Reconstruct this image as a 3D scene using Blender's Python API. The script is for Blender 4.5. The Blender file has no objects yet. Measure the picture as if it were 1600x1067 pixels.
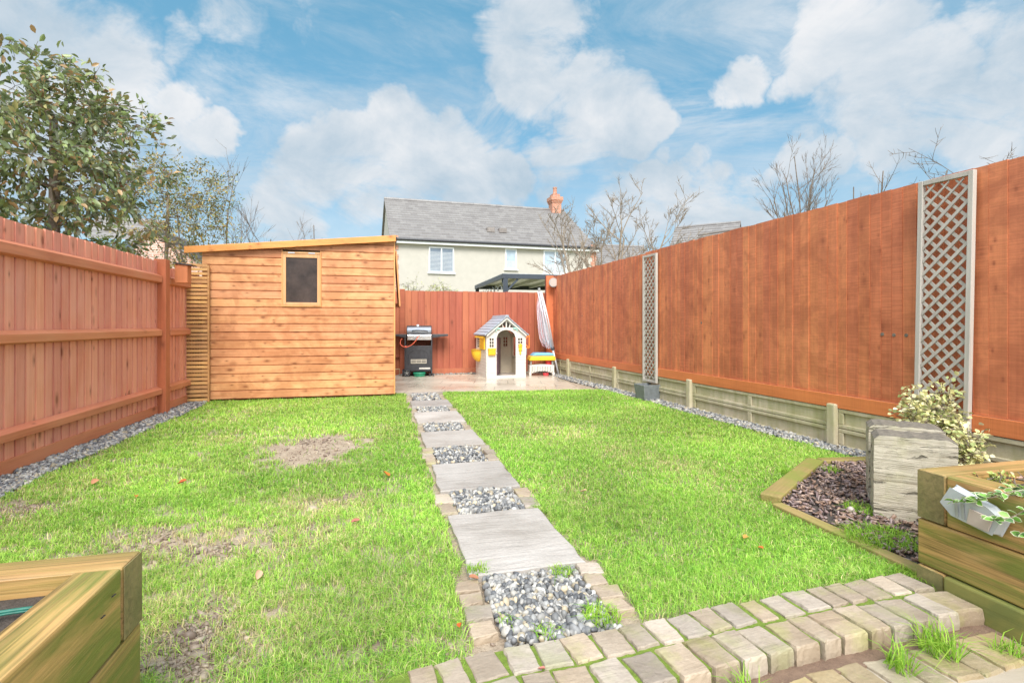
import bpy, bmesh, math, random
import numpy as np
from mathutils import Vector, Matrix
R = math.radians
random.seed(7); rng = np.random.default_rng(7)
scene = bpy.context.scene
COL = scene.collection
PA = R(13.7)                        # the garden runs at this angle to the view
P = Vector((math.cos(PA), math.sin(PA), 0)); Q = Vector((-math.sin(PA), math.cos(PA), 0))

# ------------------------------------------------------------------ objects
def tag(o, label, cat, group=None):
    o['label'] = label; o['category'] = cat
    if group: o['group'] = group
    return o
def thing(name, label, cat, loc=(0, 0, 0), rz=0.0, group=None, rx=0.0, ry=0.0):
    o = bpy.data.objects.new(name, None); COL.objects.link(o)
    o.empty_display_size = 0.1
    o.location = loc; o.rotation_euler = (rx, ry, rz)
    return tag(o, label, cat, group)
def link_mesh(name, me, mat, parent=None):
    o = bpy.data.objects.new(name, me); COL.objects.link(o)
    for m in (mat if isinstance(mat, (list, tuple)) else [mat]): me.materials.append(m)
    if parent: o.parent = parent
    return o
def dup(root, loc, rz=None, label=None):
    r = root.copy(); COL.objects.link(r); r.location = loc
    if rz is not None: r.rotation_euler = (root.rotation_euler[0], root.rotation_euler[1], rz)
    if label: r['label'] = label
    for ch in [c for c in root.children]:
        c = ch.copy(); COL.objects.link(c); c.parent = r
        for g in [d for d in ch.children]:
            d = g.copy(); COL.objects.link(d); d.parent = c
    return r

class MB:
    def __init__(s): s.v = []; s.f = []; s.r = []; s.m = []
    def add(s, vs, fs, rnd=None, mat=0):
        b = len(s.v); s.v += [tuple(v) for v in vs]
        if rnd is None: rnd = random.random()
        for f in fs: s.f.append([b + i for i in f]); s.r.append(rnd); s.m.append(mat)
    def box(s, x0, x1, y0, y1, z0, z1, rnd=None, mat=0):
        vs = [(x0,y0,z0),(x1,y0,z0),(x1,y1,z0),(x0,y1,z0),(x0,y0,z1),(x1,y0,z1),(x1,y1,z1),(x0,y1,z1)]
        s.add(vs, [(0,3,2,1),(4,5,6,7),(0,1,5,4),(1,2,6,5),(2,3,7,6),(3,0,4,7)], rnd, mat)
    def obox(s, c, ax, ay, az, rnd=None, mat=0):     # centre and three half-axis vectors
        c, ax, ay, az = map(Vector, (c, ax, ay, az))
        vs = [c + ax*i + ay*j + az*k for k in (-1,1) for j in (-1,1) for i in (-1,1)]
        s.add(vs, [(0,2,3,1),(4,5,7,6),(0,1,5,4),(1,3,7,5),(3,2,6,7),(2,0,4,6)], rnd, mat)
    def bar(s, p, q, w, h, up=(0,0,1), rnd=None, mat=0):
        p, q = Vector(p), Vector(q); d = q - p; L = d.length; d.normalize()
        u = Vector(up); sd = d.cross(u)
        if sd.length < 1e-4: sd = d.cross(Vector((1,0,0)))
        sd.normalize(); u = sd.cross(d).normalized()
        s.obox((p+q)/2, sd*w/2, d*L/2, u*h/2, rnd, mat)
    def ext(s, poly, vec, rnd=None, mat=0):          # polygon (3d points) swept along vec
        vec = Vector(vec); n = len(poly)
        a = [Vector(p) for p in poly]; b = [p + vec for p in a]
        s.add(a + b, [tuple(range(n))[::-1], tuple(range(n, 2*n))] + [(i, (i+1) % n, (i+1) % n + n, i+n) for i in range(n)], rnd, mat)
    def prism(s, poly, z0, z1, rnd=None, mat=0):
        s.ext([(x, y, z0) for x, y in poly], (0, 0, z1-z0), rnd, mat)
    def tube(s, pts, rad, n=6, rnd=None, mat=0, cap=True):
        pts = [Vector(p) for p in pts]
        if not isinstance(rad, (list, tuple)): rad = [rad]*len(pts)
        vs = []; ref = None
        for i, p in enumerate(pts):
            d = (pts[min(i+1, len(pts)-1)] - pts[max(i-1, 0)])
            if d.length < 1e-9: d = Vector((0,0,1))
            d.normalize()
            if ref is None:
                ref = d.cross(Vector((0,0,1)))
                if ref.length < .1: ref = d.cross(Vector((1,0,0)))
            ref = (ref - d*ref.dot(d))
            if ref.length < 1e-5: ref = d.orthogonal()
            ref.normalize(); b = d.cross(ref)
            for k in range(n):
                a = 2*math.pi*k/n; vs.append(p + (ref*math.cos(a) + b*math.sin(a))*rad[i])
        fs = []
        for i in range(len(pts)-1):
            for k in range(n):
                fs.append((i*n+k, i*n+(k+1) % n, (i+1)*n+(k+1) % n, (i+1)*n+k))
        if cap: fs.append(tuple(range(n))[::-1]); fs.append(tuple(range((len(pts)-1)*n, len(pts)*n)))
        s.add(vs, fs, rnd, mat)
    def cyl(s, p, q, r, n=16, r2=None, rnd=None, mat=0):
        s.tube([p, q], [r, r if r2 is None else r2], n, rnd, mat)
    def build(s, name, mat, parent=None, bevel=0, seg=2, smooth=False):
        me = bpy.data.meshes.new(name); me.from_pydata(s.v, [], s.f)
        a = me.attributes.new('rnd', 'FLOAT', 'FACE'); a.data.foreach_set('value', s.r)
        if any(s.m): me.polygons.foreach_set('material_index', s.m)
        if smooth: me.polygons.foreach_set('use_smooth', [True]*len(me.polygons))
        me.update()
        o = link_mesh(name, me, mat, parent)
        if bevel:
            b = o.modifiers.new('bevel', 'BEVEL'); b.width = bevel; b.segments = seg; b.limit_method = 'ANGLE'; b.angle_limit = R(40)
        return o

def np_mesh(name, co, faces_list, col, mat, parent=None, smooth=False):
    """co (N,3); faces_list = list of int arrays (F,k); col (N,4) point colours"""
    me = bpy.data.meshes.new(name)
    me.vertices.add(len(co)); me.vertices.foreach_set('co', np.ascontiguousarray(co, dtype=np.float32).ravel())
    tot = sum(f.size for f in faces_list); nf = sum(len(f) for f in faces_list)
    me.loops.add(tot); me.polygons.add(nf)
    vi = np.concatenate([f.ravel() for f in faces_list]).astype(np.int32)
    ls = []; st = 0
    for f in faces_list:
        ls.append(st + np.arange(len(f))*f.shape[1]); st += f.size
    me.loops.foreach_set('vertex_index', vi)
    me.polygons.foreach_set('loop_start', np.concatenate(ls).astype(np.int32))
    if smooth: me.polygons.foreach_set('use_smooth', np.ones(nf, dtype=bool))
    me.update(calc_edges=True)
    a = me.color_attributes.new('Col', 'FLOAT_COLOR', 'POINT')
    a.data.foreach_set('color', np.ascontiguousarray(col, dtype=np.float32).ravel())
    return link_mesh(name, me, mat, parent)

# ------------------------------------------------------------------ materials
class NT:
    def __init__(s, name):
        s.mat = bpy.data.materials.new(name); s.mat.use_nodes = True
        s.t = s.mat.node_tree; s.bsdf = s.t.nodes['Principled BSDF']; s.out = s.t.nodes['Material Output']
    def n(s, typ, **kw):
        nd = s.t.nodes.new(typ)
        for k, v in kw.items():
            if k.startswith('i_'):
                key = k[2:].replace('_', ' ')
                nd.inputs[int(key) if key.isdigit() else key].default_value = v
            else: setattr(nd, k, v)
        return nd
    def l(s, a, b): s.t.links.new(a, b)
    def val(s, x, sock):
        if isinstance(x, (int, float)): sock.default_value = x
        elif isinstance(x, (tuple, list)): sock.default_value = tuple(x) + ((1,) if len(x) == 3 and sock.type == 'RGBA' else ())
        else: s.l(x, sock)
    def math(s, op, a, b=0.0, c=None, clamp=False):
        m = s.n('ShaderNodeMath', operation=op); m.use_clamp = clamp
        s.val(a, m.inputs[0]); s.val(b, m.inputs[1])
        if c is not None: s.val(c, m.inputs[2])
        return m.outputs[0]
    def mix(s, f, a, b, mode='MIX'):
        m = s.n('ShaderNodeMix', data_type='RGBA', blend_type=mode)
        s.val(f, m.inputs[0]); s.val(a, m.inputs[6]); s.val(b, m.inputs[7]); return m.outputs[2]
    def ramp(s, f, stops, interp='LINEAR'):
        r = s.n('ShaderNodeValToRGB'); cr = r.color_ramp; cr.interpolation = interp
        while len(cr.elements) < len(stops): cr.elements.new(.5)
        for e, (p, c) in zip(cr.elements, stops):
            e.position = p; e.color = (c, c, c, 1) if isinstance(c, (int, float)) else tuple(c) + (1,)
        s.l(f, r.inputs[0]); return r.outputs[0]
    def coord(s, kind='Object'): return s.n('ShaderNodeTexCoord').outputs[kind]
    def mapv(s, v, scale=(1,1,1), rot=(0,0,0), loc=(0,0,0)):
        m = s.n('ShaderNodeMapping'); m.inputs['Scale'].default_value = scale; m.inputs['Rotation'].default_value = rot; m.inputs['Location'].default_value = loc
        s.l(v, m.inputs[0]); return m.outputs[0]
    def noise(s, v, scale=5, detail=4, rough=.55, dist=0):
        m = s.n('ShaderNodeTexNoise'); s.l(v, m.inputs['Vector'])
        m.inputs['Scale'].default_value = scale; m.inputs['Detail'].default_value = detail
        m.inputs['Roughness'].default_value = rough; m.inputs['Distortion'].default_value = dist
        return m.outputs['Fac']
    def bump(s, h, strength=.3, dist=.01):
        b = s.n('ShaderNodeBump'); b.inputs['Strength'].default_value = strength; b.inputs['Distance'].default_value = dist
        s.l(h, b.inputs['Height']); s.l(b.outputs[0], s.bsdf.inputs['Normal'])
    def color(s, c): s.val(c, s.bsdf.inputs['Base Color'])
    def rough(s, r): s.val(r, s.bsdf.inputs['Roughness'])

def rndvec(t, amt=37.0):
    """object coordinates shifted by each board's own random number, so no two boards share grain"""
    a = t.n('ShaderNodeAttribute', attribute_name='rnd').outputs['Fac']
    o = t.coord(); c = t.n('ShaderNodeCombineXYZ')
    oi = t.n('ShaderNodeObjectInfo').outputs['Random']
    k = t.math('ADD', t.math('MULTIPLY', a, amt), t.math('MULTIPLY', oi, 11.0))
    for i in range(3): t.l(k, c.inputs[i])
    v = t.n('ShaderNodeVectorMath', operation='ADD'); t.l(o, v.inputs[0]); t.l(c.outputs[0], v.inputs[1])
    return v.outputs[0], a, o

def wood(name, dark, light, axis='z', fine=45, var=.25, knots=0.0, knot_col=(.12, .04, .015), rough=.6, stain=None, stain_amt=.5, saw=0.0, bump=.25, pale=None, blot=2.2, kscale=1.0, contrast=0.0, streak=False):
    t = NT(name); v, a, o = rndvec(t)
    sc = {'x': (1.3, fine, fine), 'y': (fine, 1.3, fine), 'z': (fine, fine, 1.3)}[axis]
    g = t.noise(t.mapv(v, sc), 1.0, 6, .6, .6)
    s2 = {'x': (.8, 5, 5), 'y': (5, .8, 5), 'z': (5, 5, .8)}[axis]
    g2 = t.noise(t.mapv(v, s2), 1.0, 3, .5, .8)
    f = t.math('ADD', t.math('MULTIPLY', g, .6), t.math('MULTIPLY', g2, .5))
    col = t.ramp(f, [(.36 + .05*contrast, dark), (.66 - .05*contrast, light)])
    # blotches of weather
    b = t.noise(t.mapv(o, (1, 1, 1)), blot, 4, .6)
    col = t.mix(t.ramp(b, [(.35, 0.0), (.7, .45)]), col, pale if pale else tuple(min(1, c*1.25) for c in light))
    hsv = t.n('ShaderNodeHueSaturation'); t.l(col, hsv.inputs['Color'])
    t.l(t.math('ADD', t.math('MULTIPLY', a, var), 1 - var*.5), hsv.inputs['Value'])
    t.l(t.math('ADD', t.math('MULTIPLY', a, .012), .494), hsv.inputs['Hue'])
    col = hsv.outputs[0]
    h = g
    if knots:
        ks = {'x': (4.6, 9, 9), 'y': (9, 4.6, 9), 'z': (9, 9, 4.6)}[axis]
        ks = tuple(k*kscale for k in ks)
        vo = t.n('ShaderNodeTexVoronoi'); t.l(t.mapv(v, ks), vo.inputs['Vector']); vo.inputs['Scale'].default_value = 1.0
        d = t.math('ADD', vo.outputs['Distance'], t.math('MULTIPLY', t.math('SUBTRACT', g2, .5), .35))
        sep = t.n('ShaderNodeSeparateColor'); t.l(vo.outputs['Color'], sep.inputs[0])
        on = t.math('LESS_THAN', sep.outputs[0], knots)
        k1 = t.math('MULTIPLY', t.ramp(d, [(.07, 1.0), (.15, .45), (.34, 0.0)]), on)
        vo2 = t.n('ShaderNodeTexVoronoi'); t.l(t.mapv(v, tuple(k*2.1 for k in ks)), vo2.inputs['Vector']); vo2.inputs['Scale'].default_value = 1.0
        sp2 = t.n('ShaderNodeSeparateColor'); t.l(vo2.outputs['Color'], sp2.inputs[0])
        k2 = t.math('MULTIPLY', t.ramp(vo2.outputs['Distance'], [(.10, .9), (.2, .3), (.4, 0.0)]), t.math('LESS_THAN', sp2.outputs[0], knots*.3))
        k1 = t.math('MAXIMUM', k1, k2)
        col = t.mix(t.math('MULTIPLY', k1, .85), col, knot_col)
    if saw:
        w = t.noise(t.mapv(v, {'z': (3, 3, 130), 'x': (130, 3, 3), 'y': (3, 130, 3)}[axis]), 1.0, 2, .5)
        col = t.mix(t.ramp(w, [(.42, 0.0), (.62, saw)]), col, tuple(min(1, c*1.5+.02) for c in light))
        h = t.math('ADD', g, t.math('MULTIPLY', w, .6))
    if stain:
        m = t.noise(t.mapv(v if streak else o, {'x': (1.3, 13, 13), 'y': (13, 1.3, 13), 'z': (13, 13, 1.3)}[axis] if streak else (1, 1, 1)), 1.0 if streak else 3.1, 5, .65, .5)
        m = t.math('MULTIPLY', t.ramp(m, [(.42, 0.0), (.60, 1.0)]), stain_amt)
        col = t.mix(m, col, stain)
    t.color(col); t.rough(rough); t.bump(h, bump, .004)
    return t.mat

def plain(name, c, rough=.5, metal=0.0, var=.12, scale=8, bump=0.0):
    t = NT(name); o = t.coord(); n = t.noise(o, scale, 4, .6)
    col = t.mix(t.ramp(n, [(.3, 0.0), (.7, 1.0)]), tuple(x*(1-var) for x in c), tuple(min(1, x*(1+var)) for x in c))
    t.color(col); t.rough(rough); t.bsdf.inputs['Metallic'].default_value = metal
    if bump: t.bump(t.noise(o, scale*8, 4, .6), bump, .004)
    return t.mat

def vcol(name, rough=.6, transl=0.0, spec=.5, var=0.0):
    t = NT(name); c = t.n('ShaderNodeVertexColor', layer_name='Col').outputs[0]
    if var:
        n = t.noise(t.coord(), 60, 3, .6); c = t.mix(t.math('MULTIPLY', n, var), c, (.02, .02, .02), 'MIX')
    t.color(c); t.rough(rough); t.bsdf.inputs['Specular IOR Level'].default_value = spec
    if transl:
        tr = t.n('ShaderNodeBsdfTranslucent'); t.l(c, tr.inputs[0])
        mx = t.n('ShaderNodeMixShader'); mx.inputs[0].default_value = transl
        t.l(t.bsdf.outputs[0], mx.inputs[1]); t.l(tr.outputs[0], mx.inputs[2]); t.l(mx.outputs[0], t.out.inputs[0])
    return t.mat

def brick_mat(name, c1, c2, mortar, scale=1.0, rough=.85, bw=.225, bh=.075, rotx=True, ms=.012):
    t = NT(name); o = t.coord()
    s = t.n('ShaderNodeSeparateXYZ'); t.l(o, s.inputs[0]); c = t.n('ShaderNodeCombineXYZ')
    t.l(t.math('ADD', s.outputs[0], s.outputs[1]) if rotx else s.outputs[0], c.inputs[0])
    t.l(s.outputs[2] if rotx else s.outputs[1], c.inputs[1])
    b = t.n('ShaderNodeTexBrick'); t.l(c.outputs[0], b.inputs['Vector'])
    b.inputs['Scale'].default_value = scale; b.inputs['Brick Width'].default_value = bw; b.inputs['Row Height'].default_value = bh
    b.inputs['Mortar Size'].default_value = ms; b.inputs['Color1'].default_value = c1 + (1,); b.inputs['Color2'].default_value = c2 + (1,); b.inputs['Mortar'].default_value = mortar + (1,)
    n = t.noise(o, 1.3, 4, .6)
    t.color(t.mix(t.ramp(n, [(.3, 0.0), (.8, .35)]), b.outputs[0], c2)); t.rough(rough)
    return t.mat

M = {}
M['fence_l'] = wood('left_fence_stain', (.64, .20, .12), (.82, .34, .22), 'z', 40, .22, .12, (.25, .07, .035), .65, pale=(.84, .40, .31), bump=.3)
M['fence_l_rail'] = wood('left_rail_stain', (.48, .14, .06), (.66, .23, .11), 'y', 40, .15, .1, (.25, .07, .03), .6, pale=(.60, .27, .14))
M['fence_l_post'] = wood('left_post_stain', (.36, .10, .04), (.52, .165, .065), 'z', 40, .15, .1, (.2, .05, .02), .6)
M['fence_r'] = wood('right_fence_stain', (.38, .105, .042), (.58, .18, .075), 'z', 36, .26, .4, (.24, .06, .025), .55, saw=.28, pale=(.60, .22, .10), stain=(.30, .08, .035), stain_amt=.5, blot=1.2)
M['fence_r_low'] = wood('right_low_board_stain', (.40, .10, .034), (.58, .165, .058), 'y', 36, .12, .3, (.28, .06, .02), .5, saw=.15)
M['fence_b'] = wood('back_fence_stain', (.28, .072, .036), (.43, .125, .064), 'z', 40, .18, .15, (.16, .04, .02), .65, pale=(.45, .14, .07))
M['fence_b_rail'] = wood('back_rail_stain', (.22, .055, .025), (.34, .09, .04), 'x', 40, .2, 0, rough=.65)
M['shed'] = wood('shed_boards', (.46, .17, .060), (.74, .35, .16), 'x', 60, .16, .85, (.15, .038, .010), .55, stain=(.38, .13, .045), stain_amt=.55, pale=(.76, .41, .21), bump=.3, blot=1.6, contrast=.6)
M['shed_v'] = wood('shed_upright_trim', (.48, .19, .06), (.66, .31, .11), 'z', 30, .1, .1, rough=.55)
M['shed_fascia'] = wood('shed_fascia', (.54, .19, .04), (.76, .33, .085), 'x', 40, .1, .8, (.25, .08, .02), .5)
M['shed_frame'] = wood('shed_window_frame', (.46, .22, .09), (.62, .34, .15), 'z', 30, .12, .0, rough=.55)
M['slat'] = wood('slat_screen_wood', (.46, .22, .07), (.68, .38, .14), 'x', 34, .3, .15, rough=.6, stain=(.34, .17, .07), stain_amt=.5)
M['trellis'] = wood('trellis_grey_paint', (.34, .31, .27), (.48, .44, .39), 'z', 40, .12, 0, rough=.6, pale=(.52, .47, .42))
def sleeper(name, axis, amt=.75):
    return wood(name, (.10, .07, .02), (.48, .285, .105), axis, 75, .15, .5, (.62, .46, .20), .42, stain=(.15, .175, .03), stain_amt=amt, pale=(.58, .34, .13), bump=.8, kscale=.4, contrast=1.6, streak=True)
M['sl_x'] = sleeper('sleeper_along_x', 'x', .4); M['sl_y'] = sleeper('sleeper_along_y', 'y', .95)
M['sl_end'] = wood('sleeper_end_grain', (.10, .085, .035), (.26, .21, .09), 'x', 60, .1, 0, rough=.6, stain=(.12, .14, .04), stain_amt=.6, bump=.6)
M['sl_low'] = wood('sleeper_damp_green', (.09, .085, .025), (.26, .24, .065), 'y', 22, .1, 0, rough=.5, stain=(.10, .14, .04), stain_amt=.6, bump=.5)
M['edging'] = wood('mossy_edging_timber', (.16, .12, .035), (.32, .235, .085), 'x', 60, .15, 0, rough=.7, stain=(.20, .22, .04), stain_amt=.9, bump=.6)

def weathered():
    t = NT('weathered_sleeper_grey'); v, a, o = rndvec(t)
    g = t.noise(t.mapv(v, (2.0, 30, 46)), 1.0, 8, .7, .5)
    g2 = t.noise(t.mapv(v, (2.4, 12, 15)), 1.0, 5, .65, 1.2)
    col = t.ramp(g, [(.30, (.24, .20, .14)), (.48, (.44, .39, .30)), (.7, (.57, .51, .41))])
    crack = t.ramp(g2, [(.38, 1.0), (.44, 0.0)])
    col = t.mix(t.math('MULTIPLY', crack, .8), col, (.10, .085, .06))
    col = t.mix(t.math('MULTIPLY', t.ramp(t.noise(o, 5, 4, .6), [(.5, 0.0), (.7, 1.0)]), .3), col, (.42, .42, .16))
    t.color(col); t.rough(.85); t.bump(t.math('SUBTRACT', g, t.math('MULTIPLY', crack, .9)), .9, .012); return t.mat
M['weathered'] = weathered()
M['endgrain_dark'] = plain('sleeper_end_top_dark', (.16, .14, .11), .85, 0, .4, 40, .6)

def concrete():
    t = NT('gravel_board_concrete'); o = t.coord()
    n = t.noise(o, 6, 6, .65); st = t.noise(t.mapv(o, (14, 14, 1.6)), 1.0, 4, .6)
    col = t.ramp(n, [(.3, (.44, .37, .25)), (.7, (.60, .52, .38))])
    col = t.mix(t.math('MULTIPLY', t.ramp(st, [(.42, 0.0), (.7, 1.0)]), .6), col, (.31, .29, .13))
    g = t.noise(o, 2.3, 4, .6)
    col = t.mix(t.math('MULTIPLY', t.ramp(g, [(.42, 0.0), (.65, 1.0)]), .40), col, (.32, .31, .12))
    t.color(col); t.rough(.85); t.bump(t.noise(o, 90, 4, .6), .4, .004); return t.mat
M['concrete'] = concrete()

def sandstone(name, c1, c2, c3, wet=0.0, ridge=1.0, green=.0, objvar=.25):
    t = NT(name); o = t.coord(); oi = t.n('ShaderNodeObjectInfo').outputs['Random']
    c = t.n('ShaderNodeCombineXYZ'); k = t.math('MULTIPLY', oi, 23.0)
    for i in range(2): t.l(k, c.inputs[i])
    va = t.n('ShaderNodeVectorMath', operation='ADD'); t.l(o, va.inputs[0]); t.l(c.outputs[0], va.inputs[1]); v = va.outputs[0]
    n = t.noise(v, 2.2, 6, .62); r = t.noise(t.mapv(v, (2.0, 11, 2)), 1.0, 5, .6, 1.4)
    col = t.ramp(n, [(.3, c1), (.5, c2), (.72, c3)])
    col = t.mix(t.math('MULTIPLY', t.ramp(t.noise(v, 60, 4, .7), [(.4, 0.0), (.7, 1.0)]), .25), col, tuple(x*.7 for x in c1))
    if green: col = t.mix(t.math('MULTIPLY', t.ramp(t.noise(v, 5.5, 4, .6), [(.48, 0.0), (.66, 1.0)]), green), col, (.26, .29, .06))
    hsv = t.n('ShaderNodeHueSaturation'); t.l(col, hsv.inputs['Color'])
    t.l(t.math('ADD', t.math('MULTIPLY', oi, objvar), 1 - objvar*.55), hsv.inputs['Value'])
    t.l(t.math('ADD', t.math('MULTIPLY', t.math('FRACT', t.math('MULTIPLY', oi, 7.3)), .4), .75), hsv.inputs['Saturation'])
    t.color(hsv.outputs[0])
    t.rough(t.ramp(n, [(.35, .75 - .55*wet), (.65, .75 - .1*wet)]))
    t.bump(t.math('ADD', t.math('MULTIPLY', r, ridge), t.math('MULTIPLY', t.noise(v, 40, 4, .6), .25)), .9, .018)
    return t.mat
M['slab'] = sandstone('riven_sandstone_slab', (.27, .23, .185), (.37, .325, .28), (.43, .385, .34), wet=.6, ridge=.9)
M['sett'] = sandstone('sandstone_sett', (.24, .18, .125), (.37, .295, .22), (.45, .38, .30), wet=.35, ridge=.5, green=.35, objvar=.35)
M['sett_low'] = sandstone('damp_sandstone_sett', (.24, .18, .10), (.38, .29, .17), (.46, .38, .25), wet=.6, ridge=.5, green=.6, objvar=.35)

def patio_mat(name, wet, bw, bh, rot=0.0, tone=1.0, off=(0, 0)):
    t = NT(name); o = t.coord(); m = t.mapv(o, (1, 1, 1), (0, 0, rot), (off[0], off[1], 0))
    b = t.n('ShaderNodeTexBrick'); t.l(m, b.inputs['Vector']); b.inputs['Scale'].default_value = 1.0
    b.inputs['Brick Width'].default_value = bw; b.inputs['Row Height'].default_value = bh; b.inputs['Mortar Size'].default_value = .008
    b.offset = .37; b.squash = 1.4; b.squash_frequency = 3
    b.inputs['Color1'].default_value = (.46*tone, .385*tone, .30*tone, 1); b.inputs['Color2'].default_value = (.60*tone, .52*tone, .42*tone, 1); b.inputs['Mortar'].default_value = (.24, .21, .17, 1)
    n = t.noise(o, 1.6, 5, .6)
    col = t.mix(t.math('MULTIPLY', t.ramp(n, [(.35, 0.0), (.65, 1.0)]), .45), b.outputs[0], (.40*tone, .35*tone, .27*tone))
    t.color(col); t.bsdf.inputs['Specular IOR Level'].default_value = .7
    t.rough(t.ramp(t.noise(o, 1.1, 3, .5), [(.3, .05), (.62, .5)]) if wet else .65)
    h = t.math('ADD', t.math('MULTIPLY', t.noise(t.mapv(o, (3, 14, 3)), 1, 5, .6, 1.0), .25 if wet else 1.0), t.math('MULTIPLY', b.outputs['Fac'], -.8))
    t.bump(h, .12 if wet else .4, .01); return t.mat
M['patio'] = patio_mat('wet_patio_slabs', True, .62, .46, off=(.2, .1))
M['patio_low'] = patio_mat('lower_patio_slabs', False, .9, .6, tone=.8, off=(.1, .25))

def soil(name, c1, c2, scale=9, bump=.8):
    t = NT(name); o = t.coord(); n = t.noise(o, scale, 8, .7); n2 = t.noise(o, scale*9, 4, .7)
    col = t.ramp(t.math('ADD', t.math('MULTIPLY', n, .6), t.math('MULTIPLY', n2, .4)), [(.35, c1), (.65, c2)])
    t.color(col); t.rough(.9); t.bump(t.math('ADD', n, n2), bump, .02); return t.mat
M['soil'] = soil('lawn_soil', (.26, .19, .13), (.52, .42, .31))
M['ground'] = soil('rough_ground', (.14, .14, .06), (.24, .24, .10), 2)
M['compost'] = soil('dark_compost', (.05, .04, .033), (.14, .11, .09), 20)
M['rubble'] = soil('brick_red_joint_soil', (.18, .11, .075), (.36, .235, .16), 25)
M['moss'] = soil('joint_moss', (.13, .20, .02), (.30, .42, .05), 30)
M['stone'] = vcol('gravel_stone', .55, var=.25)
M['grass'] = vcol('grass_blade', .55, .35, .3)
M['leaf'] = vcol('leaf', .38, .25, .5)
M['leaf_dull'] = vcol('leaf_dull', .7, .2, .2)
M['bark'] = plain('tree_bark', (.17, .13, .10), .85, 0, .35, 20, .8)
M['bark_pale'] = plain('tree_bark_pale', (.24, .19, .14), .85, 0, .3, 20, .6)
M['chips'] = vcol('bark_chip', .5, var=.3)
M['white_pl'] = plain('cream_plastic', (.66, .63, .57), .42, 0, .05)
M['in_pl'] = plain('beige_plastic', (.66, .56, .42), .5, 0, .06)
M['yellow_pl'] = plain('yellow_plastic', (.86, .50, .03), .4, 0, .06)
M['orange_pl'] = plain('orange_plastic', (.85, .26, .05), .4, 0, .06)
M['aqua_pl'] = plain('aqua_plastic', (.42, .74, .66), .4, 0, .06)
M['plum_pl'] = plain('plum_plastic', (.13, .07, .09), .4, 0, .06)
M['roof_pl'] = plain('blue_grey_plastic', (.33, .37, .42), .5, 0, .1)
M['blue_pl'] = plain('blue_plastic', (.16, .42, .60), .4, 0, .08)
M['red_pl'] = plain('red_plastic', (.62, .04, .05), .4, 0, .05)
M['black'] = plain('black_enamel', (.045, .045, .05), .4, 0, .3, 12, .05)
M['black_pl'] = plain('black_plastic', (.035, .035, .038), .5, 0, .2)
M['steel'] = plain('brushed_steel', (.62, .62, .63), .3, .85, .12, 30)
M['lidgrey'] = plain('grey_lid_steel', (.36, .38, .42), .32, .7, .12)
M['vent'] = plain('beige_vent_bar', (.62, .56, .45), .5)
M['hose'] = plain('orange_red_hose', (.80, .14, .07), .45, 0, .05)
M['green_pl'] = plain('green_plastic', (.02, .25, .13), .45, 0, .12)
M['green_wire'] = plain('green_garden_twine', (.012, .12, .085), .5, 0, .3, 60)
M['white_metal'] = plain('white_aluminium', (.66, .66, .67), .35, .3, .08)
M['cord'] = plain('grey_line_cord', (.62, .62, .66), .6, 0, .2, 40)
M['cord_pink'] = plain('pink_line_cord', (.62, .33, .35), .6, 0, .1)
M['pot'] = plain('slate_grey_pot', (.17, .185, .19), .5, 0, .2, 20)
M['anth'] = plain('anthracite_metal', (.055, .065, .08), .4, .3, .15)
M['canopy'] = plain('translucent_canopy_panel', (.50, .50, .47), .3, 0, .15)
M['render'] = plain('cream_render', (.46, .43, .375), .9, 0, .05, 3, .2)
M['upvc'] = plain('white_upvc', (.80, .80, .80), .35, 0, .03)
M['gutter'] = plain('black_gutter', (.03, .03, .035), .4)
M['fitting'] = plain('grey_lamp_casing', (.30, .31, .29), .5, 0, .1)
M['lamp_pl'] = plain('pale_grey_plastic', (.42, .44, .45), .3, 0, .08)
M['lamp_brn'] = plain('dull_pinkish_plastic', (.46, .38, .33), .45, 0, .08)
M['brick'] = brick_mat('orange_red_brick', (.38, .12, .06), (.48, .19, .10), (.46, .36, .29))
M['brick_pale'] = brick_mat('salmon_brick', (.52, .25, .17), (.62, .35, .26), (.60, .52, .45))
M['glasshouse'] = plain('pale_blue_glazing', (.17, .28, .34), .3, 0, .25, 1.2)
M['leadflash'] = plain('lead_flashing', (.24, .26, .24), .6, 0, .2)
def glass(name, c, rough=.06):
    t = NT(name); o = t.coord(); n = t.noise(o, 3, 3, .5)
    t.color(t.mix(n, tuple(x*.6 for x in c), tuple(min(1, x*1.4) for x in c))); t.rough(rough)
    t.bsdf.inputs['Specular IOR Level'].default_value = .9; return t.mat
M['win'] = glass('window_glass', (.13, .17, .22))
M['win_pale'] = glass('window_glass_pale', (.35, .42, .48))
def shedglass():
    t = NT('dusty_shed_glass'); o = t.coord()
    n = t.noise(o, 4, 5, .6); d = t.noise(o, 140, 3, .7)
    col = t.ramp(n, [(.3, (.022, .014, .011)), (.7, (.075, .048, .038))])
    col = t.mix(t.ramp(d, [(.62, 0.0), (.74, .6)]), col, (.34, .31, .29))
    t.color(col); t.rough(.22); t.bsdf.inputs['Specular IOR Level'].default_value = .35; return t.mat
M['shedglass'] = shedglass()
M['blind'] = plain('slatted_blind', (.42, .44, .46), .6)
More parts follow.
